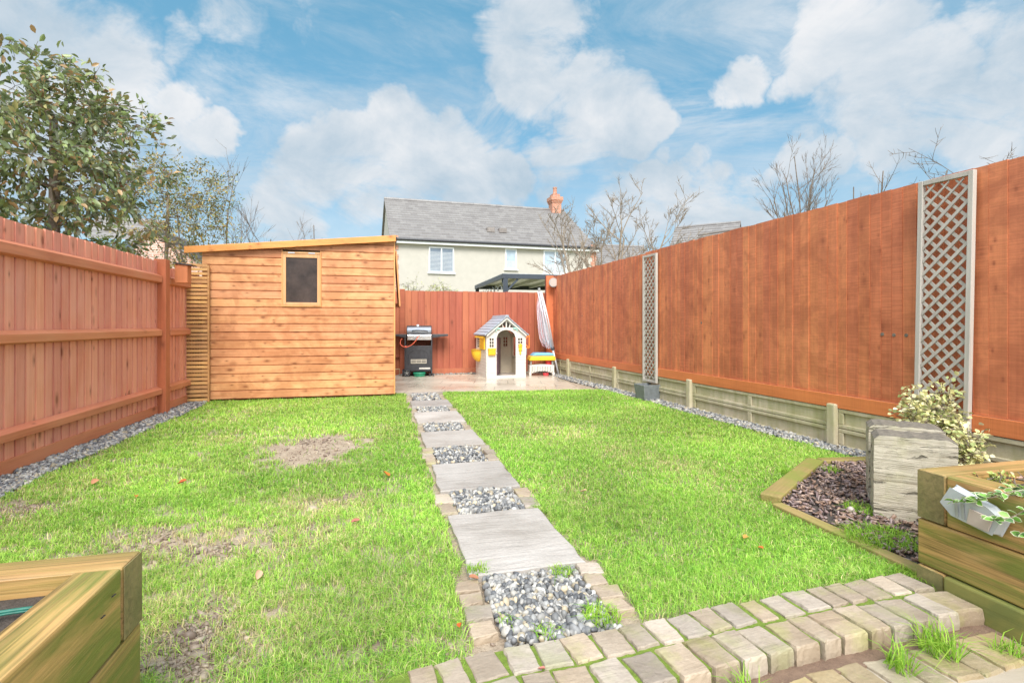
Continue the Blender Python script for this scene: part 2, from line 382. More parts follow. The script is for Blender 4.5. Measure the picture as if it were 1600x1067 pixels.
def tile_mat(name, c1, c2, joint=.33):
    t = NT(name); o = t.coord(); s = t.n('ShaderNodeSeparateXYZ'); t.l(o, s.inputs[0]); c = t.n('ShaderNodeCombineXYZ')
    t.l(s.outputs[0], c.inputs[0]); t.l(s.outputs[2], c.inputs[1])
    b = t.n('ShaderNodeTexBrick'); t.l(c.outputs[0], b.inputs['Vector']); b.inputs['Scale'].default_value = 1
    b.inputs['Brick Width'].default_value = joint; b.inputs['Row Height'].default_value = .165; b.inputs['Mortar Size'].default_value = .004
    b.inputs['Color1'].default_value = c1 + (1,); b.inputs['Color2'].default_value = c2 + (1,); b.inputs['Mortar'].default_value = tuple(x*.55 for x in c1) + (1,)
    n = t.noise(o, .9, 4, .6)
    t.color(t.mix(t.math('MULTIPLY', n, .4), b.outputs[0], c2)); t.rough(.55); return t.mat
M['tile'] = tile_mat('grey_concrete_tile', (.175, .16, .155), (.25, .235, .225))
M['tile_brown'] = tile_mat('brown_grey_tile', (.17, .145, .13), (.25, .215, .19))
SUN_E = 2.1; SKY_S = .066; SKY_MILK = .5; SKY_COL = (.9, 3.3, 4.6, 1); CLOUD_S = .37; CLOUD_OVER = .57; EXPO = 1.32
CL_PX = [(60, 60, 9, 1), (180, 90, 7, 1), (290, 130, 3.5, 1), (250, 200, 6, .95), (340, 185, 2.5, .9), (60, 200, 10, .9), (300, 260, 4, .6), (-80, 100, 12, 1), (380, 22, 3, .55), (470, 12, 3, .5), (310, 35, 2, .5),
 (850, 20, 6, .95), (800, 80, 4, .9), (850, 120, 5, 1), (930, 110, 4, .95), (960, 170, 5, 1), (1010, 170, 3, .95), (780, 200, 4, .45), (720, 160, 4, .4), (660, 90, 5, .3),
 (600, 195, 3.2, 1), (560, 230, 4, 1), (630, 250, 5, 1), (710, 265, 5, 1), (500, 275, 5, .9), (780, 270, 3, .9), (430, 320, 4.5, .9), (600, 300, 5, .8), (470, 350, 5, .8), (860, 260, 3.5, .6), (900, 240, 3, .6),
 (1290, 40, 6, 1), (1370, 60, 6, 1), (1440, 110, 6, 1), (1340, 150, 5, .9), (1490, 190, 6, .95), (1570, 140, 4, 1), (1560, 230, 5, .9), (1420, 200, 5, .85), (1380, 250, 4, .8), (1270, 260, 3.5, .9), (1250, 60, 3, .8), (1700, 100, 10, .9), (1560, 30, 5, .6), (1280, 190, 3, .6),
 (1145, 120, 2.8, .95), (1215, 110, 2, .7), (1100, 250, 2, .6), (1010, 285, 3, .85), (1060, 305, 4, .9), (1120, 330, 5, .8), (980, 330, 5, .7), (1030, 240, 1.6, .6), (1200, 330, 5, .6), (700, 330, 6, .5)]
# ------------------------------------------------------------------ camera, sun, sky
cam_d = bpy.data.cameras.new('camera'); cam = bpy.data.objects.new('camera', cam_d); COL.objects.link(cam)
cam.location = (0, 0, 1.08); cam.rotation_euler = (R(90), 0, 0)
cam_d.sensor_width = 36; cam_d.lens = 18.45; cam_d.shift_y = -.0166; cam_d.clip_end = 3000; cam_d.clip_start = .05
scene.camera = cam
SUN_EL, SUN_AZ = R(46), R(176)       # azimuth clockwise from +Y: behind the camera, very slightly to the right
sd = bpy.data.lights.new('sun', 'SUN'); sd.energy = SUN_E; sd.angle = R(30); sd.color = (1, .97, .92)
sun = bpy.data.objects.new('sun', sd); COL.objects.link(sun)
sv = Vector((math.sin(SUN_AZ)*math.cos(SUN_EL), math.cos(SUN_AZ)*math.cos(SUN_EL), math.sin(SUN_EL)))
sun.rotation_euler = sv.to_track_quat('Z', 'Y').to_euler()

w = bpy.data.worlds.new('World'); scene.world = w; w.use_nodes = True
nt = w.node_tree; nt.nodes.clear()
def N(typ, **kw):
    nd = nt.nodes.new(typ)
    for k, v in kw.items(): setattr(nd, k, v)
    return nd
L = nt.links.new
def mth(op, a, b=0.0, clamp=False):
    m = N('ShaderNodeMath', operation=op); m.use_clamp = clamp
    for i, x in enumerate((a, b)):
        if isinstance(x, (int, float)): m.inputs[i].default_value = x
        else: L(x, m.inputs[i])
    return m.outputs[0]
def smooth(x, lo, hi):
    m = N('ShaderNodeMapRange', interpolation_type='SMOOTHSTEP'); L(x, m.inputs[0])
    m.inputs[1].default_value = lo; m.inputs[2].default_value = hi; return m.outputs[0]
out = N('ShaderNodeOutputWorld'); bg = N('ShaderNodeBackground'); bgc = N('ShaderNodeBackground'); mx = N('ShaderNodeMixShader')
sky = N('ShaderNodeTexSky', sky_type='NISHITA'); sky.sun_disc = False; sky.sun_elevation = SUN_EL; sky.sun_rotation = SUN_AZ
sky.air_density = 1.0; sky.dust_density = .6; sky.ozone_density = 1.2
tc = N('ShaderNodeTexCoord')
# the blue between the clouds is a little milky, as on a damp day
mk = N('ShaderNodeMix', data_type='RGBA'); mk.inputs[0].default_value = SKY_MILK; L(sky.outputs[0], mk.inputs[6]); mk.inputs[7].default_value = SKY_COL
L(mk.outputs[2], bg.inputs[0]); bg.inputs[1].default_value = SKY_S
dirn = N('ShaderNodeVectorMath', operation='NORMALIZE'); L(tc.outputs['Generated'], dirn.inputs[0])
def nz(scale, detail, rough, dist=0.0, stretch=(1, 1, 1), loc=(0, 0, 0)):
    mp = N('ShaderNodeMapping'); mp.inputs['Scale'].default_value = stretch; mp.inputs['Location'].default_value = loc; L(dirn.outputs[0], mp.inputs[0])
    n = N('ShaderNodeTexNoise'); L(mp.outputs[0], n.inputs['Vector']); n.inputs['Scale'].default_value = scale
    n.inputs['Detail'].default_value = detail; n.inputs['Roughness'].default_value = rough; n.inputs['Distortion'].default_value = dist
    return n
# clouds: a direction warped by noise, tested against a list of cloud banks, plus noise for the edges
wn = nz(3.2, 6, .6); ws = N('ShaderNodeVectorMath', operation='SUBTRACT'); L(wn.outputs['Color'], ws.inputs[0]); ws.inputs[1].default_value = (.5, .5, .5)
wsc = N('ShaderNodeVectorMath', operation='SCALE'); L(ws.outputs[0], wsc.inputs[0]); wsc.inputs['Scale'].default_value = .24
wd = N('ShaderNodeVectorMath', operation='ADD'); L(dirn.outputs[0], wd.inputs[0]); L(wsc.outputs[0], wd.inputs[1])
wd2 = N('ShaderNodeVectorMath', operation='NORMALIZE'); L(wd.outputs[0], wd2.inputs[0])
CLOUDS = [  # azimuth (deg right of +Y), elevation (deg), radius (deg), weight
]
for (u, v, r, wt) in CL_PX:
    d = Vector(((u-800)/820, 1, (507-v)/820)).normalized()
    az = math.degrees(math.atan2(d.x, d.y)); el = math.degrees(math.asin(d.z))
    CLOUDS.append((round(az, 1), round(el, 1), r*d.y*.72, wt))
acc = None
for az, el, rad, wt in CLOUDS:
    d = (math.sin(R(az))*math.cos(R(el)), math.cos(R(az))*math.cos(R(el)), math.sin(R(el)))
    dt = N('ShaderNodeVectorMath', operation='DOT_PRODUCT'); L(wd2.outputs[0], dt.inputs[0]); dt.inputs[1].default_value = d
    s_ = smooth(dt.outputs['Value'], math.cos(R(rad*1.9)), math.cos(R(rad*.2)))
    s_ = mth('MULTIPLY', s_, wt)
    acc = s_ if acc is None else mth('MAXIMUM', acc, s_)
n1 = nz(4.2, 9, .66, .9, (1, 1, 1.7)); n2 = nz(1.7, 4, .5, .3, (1, 1, 1.3), (3, 1, 2)); n3 = nz(2.6, 8, .68, 1.2, (.55, 1, 2.6), (1, 5, 0))
sep = N('ShaderNodeSeparateXYZ'); L(dirn.outputs[0], sep.inputs[0])
high = smooth(sep.outputs[2], .58, .80); back = smooth(mth('MULTIPLY', sep.outputs[1], -1.0), -.25, .3)
acc = mth('MAXIMUM', acc, mth('MULTIPLY', mth('MAXIMUM', high, back), .75))       # cloud added out of view, above and behind, to keep the ambient light bright
m_ = mth('ADD', acc, mth('MULTIPLY', mth('SUBTRACT', n1.outputs['Fac'], .5), 2.1))
m_ = mth('ADD', m_, mth('MULTIPLY', mth('SUBTRACT', n2.outputs['Fac'], .5), .4))
mask = smooth(m_, .14, .86)
wisp = mth('MULTIPLY', smooth(n3.outputs['Fac'], .38, .74), .72)
mask = mth('MAXIMUM', mask, wisp)
hz = smooth(mth('MULTIPLY', sep.outputs[2], -1.0), -.40, -.02)
mask = mth('MAXIMUM', mask, mth('MULTIPLY', hz, .62))
mask = mth('MULTIPLY', mask, .97)
# light and dark within the cloud
cn = nz(5.5, 7, .6, .3, (1, 1, 1.4), (0, 0, .35)); cr = N('ShaderNodeValToRGB'); L(mth('ADD', mth('MULTIPLY', cn.outputs['Fac'], .75), mth('MULTIPLY', n2.outputs['Fac'], .3)), cr.inputs[0])
cr.color_ramp.elements[0].position = .36; cr.color_ramp.elements[0].color = (.47, .62, .75, 1)
cr.color_ramp.elements[1].position = .66; cr.color_ramp.elements[1].color = (.97, .98, 1.0, 1)
L(cr.outputs[0], bgc.inputs[0])
over = mth('MAXIMUM', high, back)          # the added unseen cloud is boosted to brighten the ambient light
L(mth('ADD', CLOUD_S, mth('MULTIPLY', over, CLOUD_OVER)), bgc.inputs[1])
L(mask, mx.inputs[0]); L(bg.outputs[0], mx.inputs[1]); L(bgc.outputs[0], mx.inputs[2]); L(mx.outputs[0], out.inputs[0])
vs = scene.view_settings; vs.view_transform = 'Standard'; vs.look = 'None'; vs.gamma = 1; vs.exposure = EXPO; vs.use_curve_mapping = False
scene.cycles.max_bounces = 6; scene.cycles.diffuse_bounces = 3; scene.cycles.glossy_bounces = 3; scene.cycles.transmission_bounces = 3

# ------------------------------------------------------------------ ground
def struct(o, kind='structure', label=None, cat=None):
    o['kind'] = kind
    if label: o['label'] = label
    if cat: o['category'] = cat
    return o
def PF(a, b, z=0.0): return Vector((.62, 0, z)) + P*a + Q*b
def FLx(Y): return -2.722 - .244*Y
def FRx(Y): return 4.2566 - .283*Y
m = MB(); m.box(-400, 400, -60, 900, -.4, -.12); struct(m.build('ground', M['ground']), label='rough ground beyond the fences', cat='ground')
MIDL = [(-.95, 1.13), (-.62, 1.30), (-.32, 1.468), (-.025, 1.588), (.184, 1.64), (.389, 1.707), (.853, 1.865), (1.057, 1.926), (1.507, 2.06), (1.82, 2.15)]
def mid_at(s):
    for i in range(len(MIDL)-1):
        a, b = Vector(MIDL[i]), Vector(MIDL[i+1]); d = (b-a).length
        if s <= d or i == len(MIDL)-2:
            t = (b-a)/d; return a + t*s, t
        s -= d
def off(p, t, k): return Vector((p.x - t.y*k, p.y + t.x*k))
MIDS = [mid_at(s) for s in np.arange(0, 2.96, .12)]
edge_in = [off(p, t, .15) for p, t in MIDS]; edge_out = [off(p, t, -.13) for p, t in MIDS]
# lawn soil
poly = [(p.x, p.y) for p in edge_out] + [(FRx(2.1), 2.1), (FRx(11.9), 11.9), (FLx(11.0), 11.0), (FLx(1.0), 1.0), (-2.6, .95), (-1.1, 1.3)]
m = MB(); m.prism(poly, -.3, -.022); struct(m.build('soil', M['soil']), label='bare brown soil under the lawn', cat='soil')
# the lower patio in front of the step
m = MB(); m.prism([(-6, -4), (6, -4), (6, 2.1), (1.95, 2.1)] + [(p.x, p.y - .04) for p in edge_out[::-1]] + [(-6, 1.2)], -.3, -.056)
struct(m.build('lower_patio', M['patio_low']), label='sandstone patio below the step in the foreground', cat='patio')
m = MB(); m.prism([(q.x, q.y) for q in [off(p, t, -.10) for p, t in MIDS]] + [(q.x, q.y) for q in [off(p, t, -.215) for p, t in MIDS][::-1]], -.2, -.048)
struct(m.build('joint_soil', M['rubble']), 'stuff', 'red brown grit in the joint at the foot of the step', 'grit')
# wet patio at the far end
def lerp2(p, q, t): return (p[0]+(q[0]-p[0])*t, p[1]+(q[1]-p[1])*t)
pc = [PF(-2.33, 8.60), PF(2.62, 8.55), Vector((FRx(11.85)-.12, 11.8, 0)), Vector((FLx(11.0)+.05, 10.95, 0))]
o = MB(); o.prism([(p.x - PF(0, 9).x, p.y - PF(0, 9).y) for p in pc], -.2, .004)
o = o.build('patio', M['patio']); o.location = PF(0, 9); o.location.z = 0; struct(o, label='wet sandstone patio at the far end by the back fence', cat='patio')

# ------------------------------------------------------------------ value noise in numpy
class VN:
    def __init__(s, seed): s.g = np.random.default_rng(seed).random((64, 64))
    def __call__(s, x, y, sc):
        x = x*sc + 100; y = y*sc + 100; xi = np.floor(x).astype(int); yi = np.floor(y).astype(int)
        fx = x-xi; fy = y-yi; fx = fx*fx*(3-2*fx); fy = fy*fy*(3-2*fy); g = s.g
        a = g[xi % 64, yi % 64]; b = g[(xi+1) % 64, yi % 64]; c = g[xi % 64, (yi+1) % 64]; d = g[(xi+1) % 64, (yi+1) % 64]
        return (a*(1-fx)+b*fx)*(1-fy) + (c*(1-fx)+d*fx)*fy
vn1, vn2, vn3 = VN(1), VN(2), VN(3)
def in_poly(x, y, poly):
    ins = np.zeros(len(x), bool); n = len(poly)
    for i in range(n):
        x1, y1 = poly[i]; x2, y2 = poly[(i+1) % n]
        if y1 == y2: continue
        c = ((y1 > y) != (y2 > y)) & (x < (x2-x1)*(y-y1)/(y2-y1) + x1); ins ^= c
    return ins

# ------------------------------------------------------------------ gravel
bm = bmesh.new(); bmesh.ops.create_icosphere(bm, subdivisions=2, radius=1)
ICO_V = np.array([v.co[:] for v in bm.verts]); ICO_F = np.array([[v.index for v in f.verts] for f in bm.faces]); bm.free()
bm = bmesh.new(); bmesh.ops.create_icosphere(bm, subdivisions=1, radius=1)
ICO1_V = np.array([v.co[:] for v in bm.verts]); ICO1_F = np.array([[v.index for v in f.verts] for f in bm.faces]); bm.free()
def rot_mats(n, flat=False):
    if flat: q = np.stack([rng.normal(0, .25, n), rng.normal(0, .25, n), rng.normal(0, 1, n), rng.normal(0, 1, n)], 1)
    else: q = rng.normal(size=(n, 4))
    q /= np.linalg.norm(q, axis=1)[:, None]; x, y, z, w_ = q.T
    return np.stack([1-2*(y*y+z*z), 2*(x*y-z*w_), 2*(x*z+y*w_), 2*(x*y+z*w_), 1-2*(x*x+z*z), 2*(y*z-x*w_), 2*(x*z-y*w_), 2*(y*z+x*w_), 1-2*(x*x+y*y)], 1).reshape(n, 3, 3)
GRAVEL = np.array([(.62, .60, .56), (.70, .66, .58), (.30, .30, .30), (.20, .205, .21), (.13, .135, .145), (.45, .43, .40), (.66, .55, .38), (.38, .375, .36), (.55, .53, .50), (.24, .24, .245)])
def stones(name, xy, z, size, label, dark=.5, hi=True, zvar=.012):
    V, F = (ICO_V, ICO_F) if hi else (ICO1_V, ICO1_F); n = len(xy)
    s = size*np.exp(rng.normal(0, .22, n))[:, None]*np.stack([rng.uniform(.75, 1.25, n), rng.uniform(.6, 1, n), rng.uniform(.45, .75, n)], 1)
    RM = rot_mats(n)
    bumpy = 1 + .16*np.sin(V[:, 0][None]*3*rng.uniform(.5, 1.5, (n, 1)) + rng.uniform(0, 6, (n, 1))) + .12*np.sin(V[:, 1][None]*4 + rng.uniform(0, 6, (n, 1)))
    co = V[None]*bumpy[:, :, None]*s[:, None, :]
    # facet the pebble: squash parts beyond random planes
    co = np.einsum('nij,nvj->nvi', RM, co)
    co[:, :, 0] += xy[:, 0][:, None]; co[:, :, 1] += xy[:, 1][:, None]; co[:, :, 2] += (z + rng.uniform(-zvar, zvar, n))[:, None]
    c = GRAVEL[rng.integers(0, len(GRAVEL), n)]; c = c*rng.uniform(.48, .88, (n, 1))
    col = np.ones((n, len(V), 4)); col[:, :, :3] = c[:, None, :]
    f = (F[None] + (np.arange(n)*len(V))[:, None, None]).reshape(-1, 3)
    o = np_mesh(name, co.reshape(-1, 3), [f], col.reshape(-1, 4), M['stone'], smooth=True)
    struct(o, 'stuff', label, 'gravel'); return o
def rect_pts(a0, a1, b0, b1, n):
    a = rng.uniform(a0, a1, n); b = rng.uniform(b0, b1, n)
    return np.stack([.62 + P.x*a + Q.x*b, P.y*a + Q.y*b], 1)
SLABS = [(2.37, 3.10), (3.53, 4.20), (4.79, 5.45), (5.94, 6.66), (7.08, 7.64)]
stones('gravel', np.concatenate([rect_pts(-.20, .215, 1.87, 2.35, 1500)]), -.008, .0145, 'grey and white pebbles in the nearest square of the path', zvar=.014)
gaps = [(3.12, 3.51, 900), (4.22, 4.77, 700), (5.47, 5.92, 500), (6.68, 7.06, 420), (7.68, 8.42, 600)]
for i, (b0, b1, n) in enumerate(gaps):
    stones('gravel', rect_pts(-.19, .20, b0, b1, n), -.004, .0155+.001*i, ['grey and white pebbles between the two nearest path slabs', 'grey and white pebbles between the second and third path slabs', 'grey and white pebbles between the third and fourth path slabs', 'grey and white pebbles between the fourth and fifth path slabs', 'grey and white pebbles between the farthest path slab and the patio'][i], hi=i < 1)
def strip_pts(fx, sgn, y0, y1, w, n):
    y = rng.uniform(y0, y1, n); d = rng.uniform(.02, w, n)*(.9+.2*vn1(y, y*0, 1.5)); x = np.array([fx(t) for t in y]) + sgn*d
    return np.stack([x, y], 1)
stones('gravel', np.concatenate([strip_pts(FLx, 1, 2.6, 7.3, .29, 6000)]), -.004, .0175, 'grey pebbles in a strip along the foot of the left fence', hi=False)
stones('gravel', np.concatenate([strip_pts(FRx, -1, 3.9, 11.7, .27, 6500)]), -.002, .0165, 'grey pebbles in a strip along the foot of the right fence', hi=False)
bb = rng.uniform(-3.4, -.05, 700); dd = rng.uniform(.02, .10, 700)
stones('gravel', np.stack([.89 + P.x*bb - Q.x*dd, 11.95 + P.y*bb - Q.y*dd], 1), .012, .016, 'thin line of pebbles at the foot of the back fence', hi=False)

# ------------------------------------------------------------------ path slabs
def riven(a0, a1, b0, b1, zt, th=.045, ragged=.008):
    """a slab with ragged edges and a gently uneven riven top"""
    m = MB(); n = 9; pts = []
    def edge(p, q, k):
        return [(p[0]+(q[0]-p[0])*i/k + random.uniform(-ragged, ragged)*(i > 0), p[1]+(q[1]-p[1])*i/k + random.uniform(-ragged, ragged)*(i > 0)) for i in range(k)]
    c = [(a0, b0), (a1, b0), (a1, b1), (a0, b1)]
    for i in range(4): pts += edge(c[i], c[(i+1) % 4], n)
    cx, cy = (a0+a1)/2, (b0+b1)/2
    rings = [(1.0, -th), (1.0, -.004), (.975, 0), (.7, .0), (.35, 0)]
    vs = []
    for k, (s, z) in enumerate(rings):
        for (x, y) in pts: vs.append((cx+(x-cx)*s, cy+(y-cy)*s, zt + z + (random.uniform(-.0006, .0006) if k > 1 else 0)))
    vs.append((cx, cy, zt)); N_ = len(pts); fs = []
    for k in range(len(rings)-1):
        for i in range(N_): fs.append((k*N_+i, k*N_+(i+1) % N_, (k+1)*N_+(i+1) % N_, (k+1)*N_+i))
    for i in range(N_): fs.append(((len(rings)-1)*N_+i, (len(rings)-1)*N_+(i+1) % N_, len(vs)-1))
    m.add(vs, fs); return m
SL = ['large pale sandstone slab nearest the camera, behind the pebble square', 'ridged sandstone slab second from the front of the path', 'wavy sandstone slab third along the path, middle of five', 'damp brown sandstone slab fourth along the path', 'short brown sandstone slab farthest along the path, near the patio']
for i, (b0, b1) in enumerate(SLABS):
    c = PF(.01, (b0+b1)/2, .010)
    o = riven(-.26, .27, -(b1-b0)/2, (b1-b0)/2, 0).build('paving_slab', M['slab'])
    o.location = c; o.rotation_euler = (0, 0, PA + R(random.uniform(-.8, .8))); tag(o, SL[i], 'paving slab', 'stepping slabs of the garden path')
c = PF(.02, 8.52, .008); o = riven(-.30, .32, -.075, .075, 0).build('paving_slab', M['slab']); o.location = c; o.rotation_euler = (0, 0, PA)
tag(o, 'narrow slab strip where the path meets the far patio', 'paving slab', 'stepping slabs of the garden path')

# ------------------------------------------------------------------ setts
def sett(L_, W_, H_, name, mat, loc, rz, label, group, cat='sett', jit=.007):
    m = MB(); hx, hy = L_/2, W_/2; nx, ny = 4, 4
    j = [(random.uniform(-jit, jit), random.uniform(-jit, jit)) for _ in range(4)]
    vs = []; 
    def P2(u, v):
        x = (1-u)*(1-v)*(-hx+j[0][0]) + u*(1-v)*(hx+j[1][0]) + u*v*(hx+j[2][0]) + (1-u)*v*(-hx+j[3][0])
        y = (1-u)*(1-v)*(-hy+j[0][1]) + u*(1-v)*(-hy+j[1][1]) + u*v*(hy+j[2][1]) + (1-u)*v*(hy+j[3][1])
        return x, y
    n = 6; ring = [(i/n, 0) for i in range(n)] + [(1, i/n) for i in range(n)] + [(1-i/n, 1) for i in range(n)] + [(0, 1-i/n) for i in range(n)]
    base = [P2(u, v) for u, v in ring]; base = [(x + random.uniform(-.0025, .0025), y + random.uniform(-.0025, .0025)) for x, y in base]
    rings = [(1.0, -H_), (1.03, -H_*.5), (1.0, -.011), (.965, -.003), (.90, 0), (.5, 0)]
    for s, z in rings:
        q_ = .0015 if s > .95 else .0003
        for (x, y) in base: vs.append((x*s + random.uniform(-q_, q_), y*s + random.uniform(-q_, q_), z + random.uniform(-q_, q_)))
    vs.append((0, 0, 0)); N_ = len(base); fs = []
    for k in range(len(rings)-1):
        for i in range(N_): fs.append((k*N_+i, k*N_+(i+1) % N_, (k+1)*N_+(i+1) % N_, (k+1)*N_+i))
    for i in range(N_): fs.append(((len(rings)-1)*N_+i, (len(rings)-1)*N_+(i+1) % N_, len(vs)-1))
    m.add(vs, fs); o = m.build(name, mat, smooth=False); o.location = loc; o.rotation_euler = (R(random.uniform(-1, 1)), R(random.uniform(-1, 1)), rz)
    return tag(o, label, cat, group)
def row(s0, s1, pitch, k, W_, z, H_, mat, label, group, jitp=.006):
    s = s0
    while s < s1:
        w_ = pitch + random.uniform(-.014, .014)
        p, t = mid_at(s + w_/2); q = off(p, t, k)
        sett(w_-.013, W_, H_, 'stone_sett', mat, (q.x, q.y, z + random.uniform(-.003, .003)), math.atan2(t.y, t.x) + R(random.uniform(-2, 2)), label, group)
        s += w_
row(.76, 2.76, .106, .082, .135, .012, .07, M['sett'], 'squarish tan sett in the row against the lawn edge', 'setts edging the lawn, row against the grass')
row(.66, 2.70, .109, -.078, .150, .014, .085, M['sett'], 'tan sett in the outer row forming the raised lip of the step', 'setts forming the lip of the step')
p, t = mid_at(2.80); q = off(p, t, -.075)
sett(.145, .145, .08, 'stone_sett', M['sett'], (q.x, q.y, .014), math.atan2(t.y, t.x)-.12, 'long brown sett at the right end of the step against the sleeper bed', 'setts forming the lip of the step')
row(1.80, 2.95, .104, -.275, .165, -.045, .03, M['sett_low'], 'greenish damp sett in the lower row at the foot of the step', 'setts in the lower row below the step')
# setts framing the pebble squares
def framers(b0, b1, n, side, a, lab):
    for i in range(n):
        b = b0 + (b1-b0)*(i+.5)/n
        c = PF(a + random.uniform(-.008, .008), b, .008)
        sett(.10 + random.uniform(-.01, .01), (b1-b0)/n - .015, .05, 'stone_sett', M['sett'], c, PA + R(random.uniform(-6, 6)), lab, 'setts framing the pebble squares of the path', jit=.012)
framers(1.92, 2.34, 4, -1, -.265, 'rounded tan sett on the left of the nearest pebble square')
framers(1.96, 2.37, 4, 1, .275, 'rounded tan sett on the right of the nearest pebble square')
framers(3.13, 3.50, 2, 1, .265, 'rounded tan sett to the right of the second pebble square')
framers(3.13, 3.50, 2, -1, -.25, 'half-buried sett to the left of the second pebble square')
framers(4.24, 4.76, 3, 1, .255, 'sett to the right of the third pebble square')
framers(4.24, 4.76, 3, -1, -.245, 'sett to the left of the third pebble square')
# moss and soil filling the joints between the setts
m = MB(); m.prism([(q.x, q.y) for q in [off(p, t, -.135) for p, t in MIDS[5:-1]]] + [(q.x, q.y) for q in [off(p, t, .145) for p, t in MIDS[5:-1]][::-1]], -.06, .0035)
struct(m.build('moss', M['moss']), 'stuff', 'green moss filling the joints between the setts', 'moss')

# ------------------------------------------------------------------ lawn grass
lawn = [(p.x, p.y) for p in edge_in] + [(1.72, 2.36), (1.53, 3.17), (2.34, 4.10), (2.80, 4.22), (FRx(4.3)-.23, 4.3), (FRx(8.75)-.22, 8.75)] + \
       [(PF(.34, 8.58).x, PF(.34, 8.58).y), (PF(-.30, 8.6).x, PF(-.30, 8.6).y), (PF(-1.0, 8.6).x, PF(-1.0, 8.6).y), (-2.0, 8.0), (-4.3, 7.42), (FLx(7.2)+.28, 7.2), (FLx(2)+.26, 2), (FLx(1.2)+.26, 1.2), (-2.5, 1.11), (-1.0, 1.47)]
BARE = [(-1.72, 4.62, .38, .58, 3.0, .3), (-1.95, 4.95, .25, .12, 1.0, 0), (-2.95, 3.13, .22, .16, .85, 0), (-3.0, 2.9, .14, .12, .85, 0), (-1.10, 1.85, .17, .14, 1.0, 0), (-1.0, 1.70, .2, .1, .9, 0), (-1.22, 2.05, .2, .1, .6, 0),
        (-1.42, 2.5, .30, .12, .85, .25), (-1.75, 2.55, .25, .1, .7, .2), (-1.15, 2.85, .25, .12, .55, .25), (-1.0, 3.3, .2, .14, .5, .25), (-1.9, 2.75, .3, .12, .55, .2), (-.18, 1.9, .12, .1, .5, 0), (-.5, 1.78, .2, .07, .5, 0), (-3.55, 6.6, .3, .1, .5, 0), (-.35, 2.35, .12, .2, .4, 0),
        (-3.1, 4.2, .15, .1, .4, 0), (.75, 2.7, .3, .25, .3, 0), (1.3, 5.4, .2, .1, .3, 0)]
DRYP = [(-1.15, 3.2, .35, .25, .8), (-1.5, 2.6, .5, .25, .9), (.45, 5.3, .5, .5, .45), (1.0, 4.6, .4, .3, .3), (-1.9, 4.75, .6, .45, .35), (-3.0, 3.0, .4, .4, .6), (-1.1, 1.9, .5, .3, .6), (1.2, 3.9, .5, .3, .25), (-2.6, 5.0, .5, .4, .3)]
def blades(name, x, y, h, wd_, col, lean=.5, z0=-.02, mat='grass', kind=True, label='', parent=None, cat='grass'):
    n = len(x); az = rng.uniform(0, 2*np.pi, n); ln = np.abs(rng.normal(0, lean, n)) + .08
    lx, ly = np.cos(az), np.sin(az); pa = az + np.pi/2 + rng.normal(0, .5, n); px, py = np.cos(pa), np.sin(pa)
    co = np.zeros((n, 5, 3)); b = np.stack([x, y, np.full(n, z0)], 1); wv = np.stack([px, py, np.zeros(n)], 1)*wd_[:, None]/2
    lv = np.stack([lx, ly, np.zeros(n)], 1)
    mid = b + lv*(h*ln*.35)[:, None]; mid[:, 2] += h*.6
    tip = b + lv*(h*ln*1.2)[:, None]; tip[:, 2] += h*np.clip(1 - ln*.35, .35, 1)
    co[:, 0] = b-wv; co[:, 1] = b+wv; co[:, 2] = mid-wv*.8; co[:, 3] = mid+wv*.8; co[:, 4] = tip
    i0 = np.arange(n)[:, None]*5
    q = i0 + np.array([[0, 1, 3, 2]]); t = i0 + np.array([[2, 3, 4]])
    c = np.ones((n, 5, 4)); c[:, :, :3] = col[:, None, :]; c[:, 4, :3] *= 1.15
    return np_mesh(name, co.reshape(-1, 3), [q, t], c.reshape(-1, 4), M[mat], parent)
